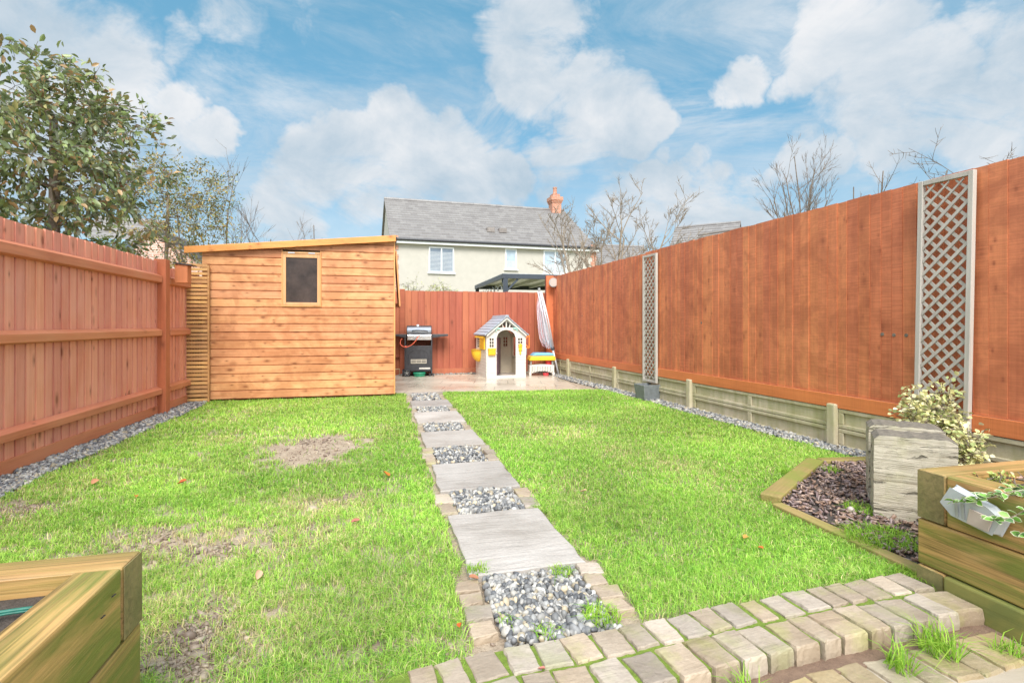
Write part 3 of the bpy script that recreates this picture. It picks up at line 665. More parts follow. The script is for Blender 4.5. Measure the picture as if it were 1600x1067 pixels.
def grass_field():
    X, Y, H_, W_, C_ = [], [], [], [], []
    for (y0, y1, dens, wd_) in ((1.0, 2.4, 34000, .0024), (2.4, 3.4, 22000, .0032), (3.4, 5.0, 11500, .0048), (5.0, 8.8, 6200, .0068)):
        area = (y1-y0)*8.2; n = int(area*dens); x = rng.uniform(-4.6, 3.6, n); y = rng.uniform(y0, y1, n)
        jx = x + (vn3(x, y, 14)-.5)*.07; jy = y + (vn1(x, y, 14)-.5)*.07
        k = in_poly(jx, jy, lawn)
        rx, ry = jx-.62, jy; a = rx*P.x + ry*P.y; b = rx*Q.x + ry*Q.y
        k &= ~((a > -.285) & (a < .295) & (b < 8.7) & (b > 2.4)); k &= ~((a > -.32) & (a < .33) & (b < 2.42))
        k &= (x/np.maximum(y, .1) > -1.06) & (x/np.maximum(y, .1) < 1.06)
        x, y = x[k], y[k]
        dens_m = .72 + .6*vn1(x, y, 5) * 1.0
        dry = np.zeros(len(x))
        jx = x + (vn3(x, y, 9)-.5)*.3; jy = y + (vn2(x, y, 9)-.5)*.3
        for (cx, cy, r1, r2, s, dr) in BARE:
            dd = ((jx-cx)/r1)**2 + ((jy-cy)/r2)**2; dens_m *= 1 - np.clip(s*np.exp(-dd**1.5*(.9 if s < 2 else 1.6)), 0, .992)
        for (cx, cy, r1, r2, s) in DRYP:
            dd = ((jx-cx)/r1)**2 + ((jy-cy)/r2)**2; dry = np.maximum(dry, s*np.exp(-dd))
        dens_m *= 1 - .5*dry
        # clumpy micro gaps, worse to the left and front
        g = vn2(x, y, 11)*.6 + vn3(x, y, 23)*.4; wear = np.clip(.55 - .17*x - .10*(y-2), .0, .75)
        dens_m *= np.clip(1 - wear*np.clip((g-.45)*5, 0, 1), .1, 1)
        k = rng.random(len(x)) < dens_m; x, y, dry, g = x[k], y[k], dry[k], g[k]; n = len(x)
        tall = vn1(x, y, 3)*.35 + vn2(x, y, 8)*.35 + vn3(x, y, 19)*.3
        h = (.016 + .034*tall + .014*rng.random(n))*(1 - .35*dry)
        g1 = np.array((.31, .56, .07)); g2 = np.array((.46, .66, .12)); g3 = np.array((.17, .39, .055)); st = np.array((.68, .58, .30))
        t1 = np.clip(vn3(x, y, 1.3)*.7 + vn1(x, y, 4)*.3 + rng.normal(0, .22, n), 0, 1)[:, None]
        c = g1*(1-t1) + g2*t1
        dk = (rng.random(n) < .22)[:, None]; c = np.where(dk, g3, c)
        pd = .09 + .65*dry + .22*np.clip((.45-vn2(x, y, 2.2))*2, 0, 1)
        s_ = (rng.random(n) < pd)[:, None]; c = np.where(s_, st*rng.uniform(.7, 1.15, (n, 1)), c)
        c = c*rng.uniform(.72, 1.22, (n, 1))*(.78 + .40*vn1(x, y, 1.7) + .06*vn2(x, y, 6))[:, None]
        X.append(x); Y.append(y); H_.append(h); W_.append(wd_*rng.uniform(.7, 1.3, n)); C_.append(c)
    X, Y, H_, W_, C_ = map(np.concatenate, (X, Y, H_, W_, C_)); print('blades', len(X))
    o = blades('grass', X, Y, H_, W_, C_, lean=.85); struct(o, 'stuff', 'short bright green lawn with worn patches', 'grass')
grass_field()
def clods():
    xs, ys = [], []
    for (cx, cy, r1, r2, s, dr) in BARE:
        n = int(5200*r1*r2*min(1, s)*(3 if r1 < .25 else 1.6 if r1 < .34 else .35)); xs.append(cx + rng.normal(0, r1*.55, n)); ys.append(cy + rng.normal(0, r2*.55, n))
    x = np.concatenate(xs); y = np.concatenate(ys); n = len(x); V, F = ICO1_V, ICO1_F
    s = (.0075*np.exp(rng.normal(0, .5, n)))[:, None]*np.stack([rng.uniform(.8, 1.5, n), rng.uniform(.6, 1, n), rng.uniform(.3, .6, n)], 1)
    co = V[None]*(1+.2*rng.normal(size=(n, len(V), 1)))*s[:, None, :]; co = np.einsum('nij,nvj->nvi', rot_mats(n, True), co)
    co[:, :, 0] += x[:, None]; co[:, :, 1] += y[:, None]; co[:, :, 2] += -.020
    c = np.array([(.34, .26, .19), (.26, .19, .14), (.42, .34, .25), (.20, .14, .10)])[rng.integers(0, 4, n)]*rng.uniform(.8, 1.15, (n, 1)); col = np.ones((n, len(V), 4)); col[:, :, :3] = c[:, None]
    f = (F[None] + (np.arange(n)*len(V))[:, None, None]).reshape(-1, 3)
    struct(np_mesh('soil_crumbs', co.reshape(-1, 3), [f], col.reshape(-1, 4), M['chips']), 'stuff', 'crumbs of soil on the bare patches of the lawn', 'soil')
clods()
def tuft(loc, n, r, h, label, group=None, green=1.0, zz=0.0):
    a = rng.uniform(0, 6.28, n); d = r*np.sqrt(rng.random(n)); x = np.cos(a)*d; y = np.sin(a)*d
    t = rng.random((n, 1)); c = (np.array((.18, .40, .03))*(1-t) + np.array((.36, .52, .07))*t)*green
    o = blades('grass_tuft', x, y, h*rng.uniform(.5, 1.1, n), np.full(n, .0042), c, lean=.9, z0=0, kind=False)
    o.location = loc; tag(o, label, 'grass tuft', group); return o
tuft((1.74, 2.27, -.015), 260, .09, .045, 'grass patch wedged between the setts, the bark bed and the sleeper bed', 'grass tufts in the paving joints')
tuft((1.27, 1.72, -.045), 70, .045, .095, 'grass tuft growing from the step joint, left of the larger tuft', 'grass tufts in the paving joints')
tuft((1.47, 1.80, -.045), 110, .06, .11, 'largest grass tuft growing at the foot of the step near its right end', 'grass tufts in the paving joints')
tuft((1.70, 1.80, -.045), 40, .045, .07, 'small weed tuft on the lower setts beside the sleeper bed', 'grass tufts in the paving joints')
tuft((.70, 1.56, -.05), 60, .04, .10, 'spiky grass tuft at the bottom edge, against the lip of the step', 'grass tufts in the paving joints')
tuft((.33, 1.93, .0), 190, .07, .05, 'pale grass clump at the front right corner of the nearest pebble square', 'grass tufts around the pebble square', 1.1)
tuft((.12, 1.84, .0), 60, .05, .03, 'low grass clump along the front edge of the nearest pebble square', 'grass tufts around the pebble square')
tuft((-.02, 1.90, .0), 22, .03, .035, 'small grass clump among the pebbles at the front left of the square', 'grass tufts around the pebble square')
tuft((.21, 2.27, .0), 90, .05, .04, 'grass clump at the back right corner of the nearest pebble square', 'grass tufts around the pebble square')
tuft((-.15, 2.29, .0), 90, .045, .04, 'grass clump at the back left corner of the nearest pebble square', 'grass tufts around the pebble square')
for i, (u, v, r, n) in enumerate([(1375, 845, .16, 900), (1345, 800, .09, 260), (1232, 742, .05, 90), (1298, 738, .05, 80)]):
    Y = 886/(v-507); tuft(((u-800)/820*Y, Y, .0), n, r, .06, ['broad grass patch inside the front of the bark bed', 'small grass patch beside the foot of the grey timber block', 'little grass patch at the left corner of the bark bed', 'little grass patch at the back edge of the bark bed'][i], 'grass patches in the bark bed')

# fallen leaves
def dead_leaf(loc, s, label, c):
    a = np.linspace(0, 2*np.pi, 11)[:-1]; r = 1 + .22*np.sin(a*5)
    co = np.zeros((11, 3)); co[1:, 0] = np.cos(a)*r*s; co[1:, 1] = np.sin(a)*r*s*.62; co[1:, 2] = .35*s*np.abs(np.sin(a)) + rng.uniform(0, .2*s, 10)
    f = np.array([[0, i+1, (i+1) % 10+1] for i in range(10)]); col = np.ones((11, 4)); col[:, :3] = c
    o = np_mesh('fallen_leaf', co, [f], col, M['leaf_dull']); o.location = loc; o.rotation_euler = (rng.uniform(-.4, .4), rng.uniform(-.4, .4), rng.uniform(0, 6)); tag(o, label, 'leaf', 'dead leaves on the lawn')
for (u, v, s, c, lb) in [(285, 758, .032, (.50, .13, .05), 'curled orange brown leaf left of centre on the left lawn'), (148, 757, .030, (.55, .25, .14), 'pale brown leaf near the left fence gravel'), (603, 745, .034, (.48, .17, .03), 'flat orange leaf on the left lawn near the path'),
                      (556, 820, .026, (.42, .16, .12), 'small upright reddish leaf left of the nearest slab'), (404, 905, .024, (.62, .38, .25), 'pale peach leaf on the worn part of the left lawn'), (212, 780, .018, (.45, .2, .04), 'tiny brown leaf left of the curled orange one'),
                      (912, 772, .024, (.60, .42, .24), 'pale tan leaf on the right lawn beside the path'), (1165, 845, .022, (.55, .3, .08), 'tan leaf on the right lawn near the step'), (1188, 862, .018, (.62, .2, .05), 'small orange leaf on the right lawn near the step'),
                      (718, 985, .014, (.55, .12, .03), 'tiny red orange leaf beside the left setts of the pebble square'), (740, 910, .022, (.40, .18, .10), 'brown leaf on the back left sett of the pebble square'), (846, 1054, .013, (.62, .25, .2), 'tiny pink leaf in a joint of the front setts')]:
    Y = 886/(v-507); dead_leaf(((u-800)/820*Y, Y, .018), s, lb, c)
# ------------------------------------------------------------------ left fence
fl = thing('wooden_fence', 'salmon red featheredge fence with three thick rails along the left side', 'fence', (-2.722, 0, 0), PA)
def feather(m, y0, y1, pitch, z0, z1, x, axis='y', t0=.006, t1=.018, jz=.006):
    y = y0
    while y < y1:
        p = pitch*random.uniform(.93, 1.07); zt = z1 + random.uniform(-jz, jz)
        if axis == 'y': prof = [(x, y), (x+t1, y), (x+t0+.004, y+p-.005), (x, y+p-.005)]
        else: prof = [(y, x), (y+p-.006, x), (y+p-.006, x-t0), (y, x-t1)]
        m.prism(prof, z0, zt); y += p
m = MB(); feather(m, -.6, 6.50, .118, .10, 1.845, -.022); m.box(-.034, -.024, -.6, 6.5, .1, 1.83); m.build('boards', M['fence_l'], fl)
m = MB(); feather(m, 6.74, 11.0, .118, .10, 1.80, -.022); m.box(-.034, -.024, 6.74, 11, .1, 1.79); m.build('boards', M['fence_l'], fl)
for z0, z1 in ((1.585, 1.69), (.945, 1.04), (.245, .335)):
    for (ya, yb) in ((-.6, 6.49), (6.75, 11.0)):
        m = MB(); m.ext([(-.003, ya, z0-.012), (.052, ya, z0), (.052, ya, z1-.03), (-.003, ya, z1)], (0, yb-ya, 0)); m.build('rail', M['fence_l_rail'], fl, .005)
m = MB(); m.box(-.03, .004, -.6, 6.49, -.02, .105); m.build('gravel_board', M['fence_l_rail'], fl, .003)
m = MB(); m.box(-.03, .004, 6.75, 11, -.02, .105); m.build('gravel_board', M['fence_l_rail'], fl, .003)
m = MB(); m.box(-.045, .085, 6.50, 6.63, -.03, 1.87); m.build('post', M['fence_l_post'], fl, .006)
m = MB(); m.box(-.045, .055, 9.2, 9.3, -.03, 1.85); m.build('post', M['fence_l_post'], fl, .006)
c = fl.matrix_basis
nb = thing('wooden_box', 'small orange brown wooden box with a dark lid fixed beside the left fence post', 'box', (-4.145, 6.62, 1.60), PA)
m = MB(); m.box(-.075, .065, -.06, .08, 0, .235); m.build('body', M['fence_l_post'], nb, .004)
m = MB(); m.ext([(-.085, -.08, .24), (.12, -.08, .215), (.12, -.08, .23), (-.085, -.08, .255)], (0, .19, 0)); m.build('lid', M['gutter'], nb)
# slatted screen beside the shed
ss = thing('slatted_screen', 'tall narrow screen of weathered horizontal slats between left fence and shed', 'screen', (-4.545, 7.235, 0), PA)
for x in (0, .317):
    m = MB(); m.box(x, x+.022, -.022, .022, 0, 1.90 if x else 1.93); m.build('upright', M['slat'], ss, .003)
m = MB(); z = .02
for i in range(34):
    h = .040 + random.uniform(-.004, .004); dz = random.uniform(-.004, .004)
    m.ext([(.0225, -.014+random.uniform(-.004, .004), z), (.0225, .006, z), (.0225, .006, z+h), (.0225, -.010, z+h)], (.294, 0, dz)); z += .0563
m.build('slats', M['slat'], ss, .002)

# ------------------------------------------------------------------ shed
sh = thing('garden_shed', 'honey coloured timber garden shed of horizontal boards with a sloping roof', 'shed', (-4.337, 7.35, 0), PA)
SL_ = 2.615; SD = 1.85
def ztop(x): return 2.115 + .245*x/SL_
WX0, WX1, WZ0, WZ1 = 1.035, 1.58, 1.355, 2.135
m = MB(); z = .03; bh = .1185
while z < 2.36:
    segs = [(0.0, SL_)]
    if z + bh > WZ0 + .01 and z < WZ1 - .01: segs = [(0.0, WX0), (WX1, SL_)]
    for (xa, xb) in segs:
        # clip to the sloping top
        if z >= ztop(xb) - .01: continue
        xs = xa
        if z + .005 > ztop(xa): xs = xa + (z + .005 - ztop(xa))*SL_/.245
        if xs >= xb - .05: continue
        za, zb = min(z+bh, ztop(xs)), min(z+bh, ztop(xb)); rr = random.random()
        def ring(x, zt):
            hh = zt - z
            return [(x, .012, z), (x, -.009, z+.001), (x, -.015, z+hh*.86), (x, .007, z+hh*.90), (x, .012, z+hh)]
        if za < z+bh and zb >= z+bh - 1e-6:      # board whose top is cut where the roof crosses it
            xm = min(xb, max(xs+.01, (z+bh-2.115)*SL_/.245))
            r1, r2, r3 = ring(xs, max(za, z+.004)), ring(xm, z+bh), ring(xb, z+bh); vs = r1+r2+r3; n = 5
            fs = [tuple(range(5))[::-1], tuple(range(10, 15))] + [(i+k*5, (i+1) % 5+k*5, (i+1) % 5+5+k*5, i+5+k*5) for k in range(2) for i in range(5)]
        else:
            r1, r2 = ring(xs, max(za, z+.004)), ring(xb, zb); vs = r1+r2
            fs = [tuple(range(5))[::-1], tuple(range(5, 10))] + [(i, (i+1) % 5, (i+1) % 5+5, i+5) for i in range(5)]
        m.add(vs, fs, rr)
    z += bh
m.build('front_wall', M['shed'], sh)
m = MB()
for x0, x1 in ((0, .03), (SL_-.03, SL_)):
    m = MB(); m.add([(x0, .006, .03), (x1, .006, .03), (x1, SD, .03), (x0, SD, .03), (x0, .006, ztop(x0)), (x1, .006, ztop(x1)), (x1, SD, ztop(x1)), (x0, SD, ztop(x0))], [(0,3,2,1),(4,5,6,7),(0,1,5,4),(1,2,6,5),(2,3,7,6),(3,0,4,7)]); m.build('side_wall', M['shed'], sh)
m = MB(); m.box(.031, SL_-.031, SD-.02, SD, .03, 2.10); m.build('back_wall', M['shed'], sh)
m = MB(); m.box(.03, SL_-.03, .05, SD-.05, -.01, .028); m.build('floor', M['fence_b_rail'], sh)
m = MB()
m.box(SL_+.001, SL_+.022, -.016, .03, .03, ztop(SL_)-.01); m.build('corner_trim', M['shed_v'], sh, .002)
m = MB()
m.add([(-.14, -.07, ztop(-.14)+.012), (SL_+.05, -.07, ztop(SL_+.05)+.012), (SL_+.05, SD+.08, ztop(SL_+.05)+.012), (-.14, SD+.08, ztop(-.14)+.012),
       (-.14, -.07, ztop(-.14)+.034), (SL_+.05, -.07, ztop(SL_+.05)+.034), (SL_+.05, SD+.08, ztop(SL_+.05)+.034), (-.14, SD+.08, ztop(-.14)+.034)], [(0,3,2,1),(4,5,6,7),(0,1,5,4),(1,2,6,5),(2,3,7,6),(3,0,4,7)])
rf = m.build('roof', M['gutter'], sh)
m = MB()
x0, x1 = -.20, SL_+.03
m.add([(x0, -.095, ztop(x0)-.035), (x1, -.095, ztop(x1)-.035), (x1, -.073, ztop(x1)-.035), (x0, -.073, ztop(x0)-.035), (x0, -.095, ztop(x0)+.058), (x1, -.095, ztop(x1)+.058), (x1, -.073, ztop(x1)+.058), (x0, -.073, ztop(x0)+.058)], [(0,3,2,1),(4,5,6,7),(0,1,5,4),(1,2,6,5),(2,3,7,6),(3,0,4,7)])
m.build('fascia', M['shed_fascia'], rf, .004)
m = MB(); t_ = .05
m.box(WX0, WX0+.018, -.028, .02, WZ0-.02, WZ1+.02); m.box(WX1-.018, WX1, -.028, .02, WZ0-.02, WZ1+.02); m.box(WX0+.01, WX1-.01, -.026, .018, WZ0-.018, WZ0-.001)
wf = m.build('window', M['shed_v'], sh, .002)
m = MB(); a, b_ = WX0+.019, WX1-.019
m.box(a, a+.040, -.022, .018, WZ0+.002, WZ1-.03); m.box(b_-.040, b_, -.022, .018, WZ0+.002, WZ1-.03)
m.box(a+.041, b_-.041, -.022, .018, WZ0+.002, WZ0+.045); m.box(a+.041, b_-.041, -.022, .018, WZ1-.085, WZ1-.03); m.box(a, b_, -.03, .018, WZ1-.028, WZ1+.0)
m.build('window_frame', M['shed_frame'], wf, .003)
m = MB(); m.box(a+.038, b_-.038, -.006, 0, WZ0+.04, WZ1-.08); m.build('pane', M['shedglass'], wf)
for xa in (a+.07, b_-.16):
    m = MB(); m.box(xa, xa+.09, -.033, -.031, WZ1-.024, WZ1-.010); m.build('hinge', M['steel'], wf)
m = MB()      # flap hinged near the roof on the path side, standing out at the bottom
m.add([(SL_+.025, .03, 2.18), (SL_+.045, .03, 2.18), (SL_+.045, .62, 2.18), (SL_+.025, .62, 2.18)][:0] or [(SL_+.026, .03, 2.20), (SL_+.048, .03, 2.20), (SL_+.105, .03, 1.36), (SL_+.082, .03, 1.36), (SL_+.026, .9, 2.20), (SL_+.048, .9, 2.20), (SL_+.105, .9, 1.36), (SL_+.082, .9, 1.36)],
      [(0,1,2,3),(7,6,5,4),(0,4,5,1),(1,5,6,2),(2,6,7,3),(3,7,4,0)])
m.build('shutter_flap', M['shed_v'], sh, .003)

# ------------------------------------------------------------------ back fence
bf = thing('wooden_fence', 'red brown featheredge fence across the far end behind the barbecue and playhouse', 'fence', (.89, 11.95, 0), PA)
m = MB(); feather(m, -3.26, -.02, .137, .13, 1.80, .0, 'x', .004, .026); m.box(-3.26, -.02, .002, .012, .13, 1.79); m.build('boards', M['fence_b'], bf)
m = MB(); feather(m, -5.2, -3.30, .137, .13, 1.79, .09, 'x', .004, .014); m.box(-5.2, -3.28, .092, .1, .13, 1.78); m.build('boards', M['fence_b'], bf)
m = MB(); m.box(-3.37, -3.265, -.05, .05, 0, 1.83); m.build('post', M['fence_b_rail'], bf, .005)
for z in (1.52, .86, .38):
    m = MB(); m.box(-5.2, -3.375, .0, .07, z, z+.075); m.build('rail', M['fence_b_rail'], bf, .004)
m = MB(); m.box(-5.2, -3.375, .02, .05, -.02, .125); m.build('gravel_board', M['fence_b_rail'], bf, .003)
m = MB(); m.box(-3.26, -.02, -.03, .004, -.02, .128); m.build('gravel_board', M['fence_b'], bf, .003)

# ------------------------------------------------------------------ right fence
RA = math.atan(.283)
fr = thing('wooden_fence', 'tall orange red close boarded fence on concrete gravel boards along the right side', 'fence', (4.2566, 0, 0), RA)
cR = math.cos(RA)
bnd = [0.6, 7.93/cR, 11.75/cR]
for k, (ya, yb, zt) in enumerate(((bnd[0], bnd[1]-.01, 2.165), (bnd[1]+.01, bnd[2], 2.15))):
    m = MB(); y = ya
    while y < yb:
        p = random.uniform(.088, .112); xo = random.uniform(0, .0035); y2 = min(y+p, yb)
        m.prism([(-.006-xo, y), (.014, y), (.014, y2-.0012), (-.002-xo, y2-.0012)], .455, zt + random.uniform(-.006, .006)); y += p
    m.build('boards', M['fence_r'], fr)
    m = MB(); m.box(-.030, .014, ya, yb, .335, .452); m.build('bottom_board', M['fence_r_low'], fr, .003)
for z in (.7, 1.3, 1.9):
    m = MB(); m.box(.016, .08, bnd[0], bnd[2], z, z+.08); m.build('rail', M['fence_b_rail'], fr)
m = MB()
for (yy, zz) in ((4.30/cR, 1.00), (4.205/cR, .995), (4.11/cR, .995), (6.6/cR, 1.1), (10.2/cR, 1.25)):
    m.cyl((-.0105, yy, zz), (-.004, yy, zz), .014, 10)
m.build('knot_hole', M['endgrain_dark'], fr)
posts = [2.68, 4.73, 6.80, 8.83, 10.83]
for i, Yp in enumerate(posts):
    y = Yp/cR; m = MB(); m.box(-.065, .05, y-.045, y+.045, -.05, .37); m.build('post', M['concrete'], fr, .012)
ends = [0.6*cR] + posts + [11.75]
for i in range(len(ends)-1):
    ya, yb = ends[i]/cR + (.047 if i else 0), ends[i+1]/cR - (.047 if i < len(ends)-2 else 0)
    for (z0, z1) in ((-.02, .155), (.16, .33)):
        m = MB(); m.box(-.004, .04, ya, yb, z0, z1)
        m.box(-.024, -.0042, ya, yb, z0, z0+.034); m.box(-.024, -.0042, ya, yb, z1-.034, z1)
        for (a, b_) in ((ya, ya+.05), (yb-.05, yb), ((ya+yb)/2-.03, (ya+yb)/2+.03)): m.box(-.024, -.0042, a, b_, z0+.0342, z1-.0342)
        m.build('gravel_board', M['concrete'], fr, .006)
cp = tag(MB().build('x', M['fence_r']) if 0 else thing('fence_post', 'square orange red corner post where the back and right fences meet', 'post', (.86, 11.82, 0), PA), 'square orange red corner post where the back and right fences meet', 'post')
m = MB(); m.box(-.11, .06, -.06, .04, .0, 2.17); m.build('shaft', M['fence_b_rail'], cp, .006)
m = MB(); m.box(-.11, .06, -.062, -.0605, .30, 2.17); m.build('face_board', M['fence_r_low'], cp)
lf = thing('outdoor_lamp', 'round grey outdoor lamp casing on the corner post at the far end', 'lamp', (.915, 11.60, 2.00), PA)
m = MB(); m.cyl((0, .12, 0), (0, .02, 0), .05, 14); m.cyl((0, .02, 0), (-.01, -.05, 0), .10, 20, .105); m.build('casing', M['fitting'], lf, .01, smooth=False)
m = MB(); m.cyl((-.0105, -.052, 0), (-.012, -.058, 0), .088, 20); m.build('lens', M['lamp_brn'], lf)

# ------------------------------------------------------------------ trellises
def trellis(loc, rz, label, W_=.375, H_=1.87, tilt=0.0):
    t = thing('lattice_trellis', label, 'trellis', loc, rz, 'grey lattice trellises on the right fence')
    t.rotation_euler = (tilt, 0, rz)
    for y in (0, W_-.034):
        m = MB(); m.box(-.036, 0, y, y+.034, 0, H_); m.build('side_rail', M['trellis'], t, .003)
    for z in (0, H_-.034):
        m = MB(); m.box(-.034, -.002, .035, W_-.035, z, z+.034); m.build('cross_rail', M['trellis'], t, .003)
    lo, hi = (.0355, .0355), (W_-.0355, H_-.0355); sp = .098; w2 = .0105
    for s, (xa, xb) in ((1, (-.014, -.006)), (-1, (-.0245, -.0165))):
        m = MB(); c_ = -W_*1.2
        while c_ < H_ + W_*1.2:
            # centre line z = c + s*y ; clip to the opening
            y0, y1 = lo[0], hi[0]; f = lambda y: c_ + s*y*1.0
            pts = []
            ya, yb = y0, y1
            if s > 0: ya = max(ya, lo[1]-c_); yb = min(yb, hi[1]-c_)
            else: ya = max(ya, c_-hi[1]); yb = min(yb, c_-lo[1])
            if yb - ya > .012:
                k = w2*math.sqrt(2)
                pl = [(xa, ya, f(ya)-k), (xa, yb, f(yb)-k), (xa, yb, f(yb)+k), (xa, ya, f(ya)+k)]
                pl = [(x, y, min(max(z, lo[1]), hi[1])) for x, y, z in pl]
                m.ext(pl, (xb-xa, 0, 0))
            c_ += sp
        m.build('lattice_slats', M['trellis'], t)
    return t
def onR(Y, d=0.0, z=0): return (FRx(Y) - d, Y, z)
trellis(onR(3.645, .034, .275), RA, 'nearest tall grey lattice trellis, with variegated ivy behind its foot', tilt=R(1.1))
trellis(onR(7.53, .032, .235), RA, 'far slim grey lattice trellis standing over a slate grey pot')
pt = thing('planter_pot', 'square slate grey pot below the far trellis', 'pot', (1.97, 7.62, -.01), RA)
m = MB(); m.add([(-.12,-.12,0),(.12,-.12,0),(.12,.12,0),(-.12,.12,0),(-.145,-.145,.225),(.145,-.145,.225),(.145,.145,.225),(-.145,.145,.225),(-.125,-.125,.225),(.125,-.125,.225),(.125,.125,.225),(-.125,.125,.225),(-.12,-.12,.17),(.12,-.12,.17),(.12,.12,.17),(-.12,.12,.17)],
   [(0,3,2,1)] + [(i,(i+1)%4,(i+1)%4+4,i+4) for i in range(4)] + [(i+4,(i+1)%4+4,(i+1)%4+8,i+8) for i in range(4)] + [(i+8,(i+1)%4+8,(i+1)%4+12,i+12) for i in range(4)])
m.build('body', M['pot'], pt, .006)
m = MB(); m.box(-.119, .119, -.119, .119, .12, .17); m.build('compost', M['compost'], pt)

# ------------------------------------------------------------------ raised sleeper beds
def sleeper_block(m, x0, x1, y0, y1, z0, z1): m.box(x0, x1, y0, y1, z0, z1)
rb = thing('raised_bed', 'raised bed of stacked mossy timber sleepers at the right edge', 'raised bed', (1.73, 2.24, 0), PA)
T = .115; LN = 1.75; WD = 1.52
for k, (z0, z1) in enumerate(((.262, .467), (.068, .258), (-.055, .064))):
    tall = k % 2 == 0
    dx = .0 if k < 2 else -.004
    # course: far sleeper (along x), left sleeper (along -y), right, with alternate corner bonding
    ya = -T if tall else 0.0
    m = MB(); m.box(dx, WD, -T, 0, z0, z1) if tall else m.box(T, WD, -T+.001, -.001, z0, z1)
    m.build('sleeper', M['sl_x'], rb, .008)
    m = MB(); m.box(dx + (0 if k < 2 else -.014), T + dx, -LN, (ya-.003) if tall else 0, z0, z1)
    o = m.build('sleeper', M['sl_y'] if k < 2 else M['sl_low'], rb, .008)
    if k < 2: o['label'] = ['top sleeper with a plastic lamp on it', 'middle sleeper streaked yellow and green'][k]
    else: o['label'] = 'lowest sleeper, dark green with damp'
    if tall:
        m = MB(); m.box(dx-.004, dx-.001, -T+.004, -.004, z0+.004, z1-.004); m.build('sleeper_end', M['sl_end'], rb)
m = MB(); m.box(T+.002, WD, -LN, -T-.002, -.05, .405); m.build('soil', M['compost'], rb)
m = MB(); m.box(WD+.002, WD+T, -LN, 0, -.05, .467); m.build('sleeper', M['sl_y'], rb, .008)

lb = thing('raised_bed', 'raised bed of timber sleepers with weeds and green twine at the bottom left', 'raised bed', (-1.01, 1.43, 0), PA)
T2 = .105; LN = 1.2; WD = 1.6
for k, (z0, z1) in enumerate(((.277, .467), (.082, .273), (-.055, .078))):
    tall = k % 2 == 0
    m = MB(); m.box(-WD, 0, -T2, 0, z0, z1) if tall else m.box(-WD, -T2, -T2+.001, -.001, z0, z1)
    m.build('sleeper', M['sl_x'], lb, .007)
    m = MB(); m.box(-T2, 0, -LN, (-T2-.004) if tall else 0, z0, z1); m.build('sleeper', M['sl_y'], lb, .007)
    if tall:
        m = MB(); m.box(.001, .003, -T2+.003, -.003, z0+.003, z1-.003); m.build('sleeper_end', M['sl_end'], lb)
m = MB(); m.box(-WD, -T2-.002, -LN, -T2-.002, -.05, .415); m.build('soil', M['compost'], lb)
# staples in the top sleeper
m = MB()
for (y, z) in ((-.15, .42), (-.20, .395)): m.tube([(.001, y, z), (.004, y, z+.001), (.004, y-.012, z+.002), (.001, y-.012, z)], .0016, 5)
m.build('staple', M['gutter'], lb)
tw = MB(); pts = []
for i in range(30):
    t_ = i/29; pts.append((-.115-.85*t_, -.20-.02*math.sin(t_*9)-.05*t_, .432+.006*math.sin(t_*14)))
tw.tube(pts, .0045, 6); pts = [(x+.002, y-.012+.004*math.sin(i), z-.002) for i, (x, y, z) in enumerate(pts)]; tw.tube(pts, .003, 5)
tw.tube([(-.60, -.22, .445), (-.62, -.25, .45), (-.66, -.26, .435), (-.63, -.21, .45), (-.58, -.26, .435)], .0045, 6)
o = tw.build('garden_twine', M['green_wire'], smooth=True); o.location = (-1.01, 1.43, 0); o.rotation_euler = (0, 0, PA); tag(o, 'green plastic twine lying across the left raised bed', 'twine')
def loc_in(root, p): return root.matrix_basis @ Vector(p)
for (p, n, r, h, lb_) in (((-.33, -.23, .41), 60, .035, .075, 'upright grass weed in the left raised bed beside the twine'), ((-.42, -.28, .41), 80, .05, .045, 'low yellow green weeds in the left raised bed'), ((-.62, -.42, .41), 90, .06, .05, 'weeds at the left edge of the left raised bed'), ((-.30, -.44, .41), 40, .05, .03, 'sparse short weeds behind the front sleeper of the left bed')):
    Mx = Matrix.Rotation(PA, 4, 'Z'); q = Vector((-1.01, 1.43, 0)) + Mx @ Vector(p); tuft(q, n, r, h, lb_, 'weeds in the left raised bed')

# ------------------------------------------------------------------ plastic lamp on the right bed
lm = thing('wall_lamp', 'pale grey plastic lamp with slanted end fixed on the top sleeper of the right bed', 'lamp', (1.73, 2.24, 0), PA)
def zy(s, z, x): return (x, -s, z)
out1 = [(.168, .444), (.130, .372), (.172, .332), (.322, .306), (.350, .372), (.305, .405)]
m = MB(); n = len(out1); vs = [zy(s, z, -.012) for s, z in out1] + [zy(.24+(s-.24)*.93, .375+(z-.375)*.9, -.052) for s, z in out1]
m.add(vs, [tuple(range(n, 2*n))] + [(i, i+n, (i+1) % n+n, (i+1) % n) for i in range(n)] + [tuple(range(n))[::-1]])
m.build('casing', M['lamp_pl'], lm, .004)
m = MB(); m.add([zy(.245, .385, -.0535), zy(.235, .325, -.0535), zy(.308, .318, -.0535), zy(.325, .372, -.0535), zy(.245, .385, -.059), zy(.235, .325, -.059), zy(.308, .318, -.059), zy(.325, .372, -.059)], [(4,5,6,7),(0,1,5,4),(1,2,6,5),(2,3,7,6),(3,0,4,7)])
m.build('lens', M['lamp_brn'], lm, .002)
m = MB()
for s in (.19, .213): m.add([zy(s, .395, -.0535), zy(s+.004, .335, -.0535), zy(s+.015, .335, -.0535), zy(s+.011, .395, -.0535), zy(s, .395, -.0565), zy(s+.004, .335, -.0565), zy(s+.015, .335, -.0565), zy(s+.011, .395, -.0565)], [(4,5,6,7),(0,1,5,4),(1,2,6,5),(2,3,7,6),(3,0,4,7)])
m.build('slot', M['fitting'], lm)
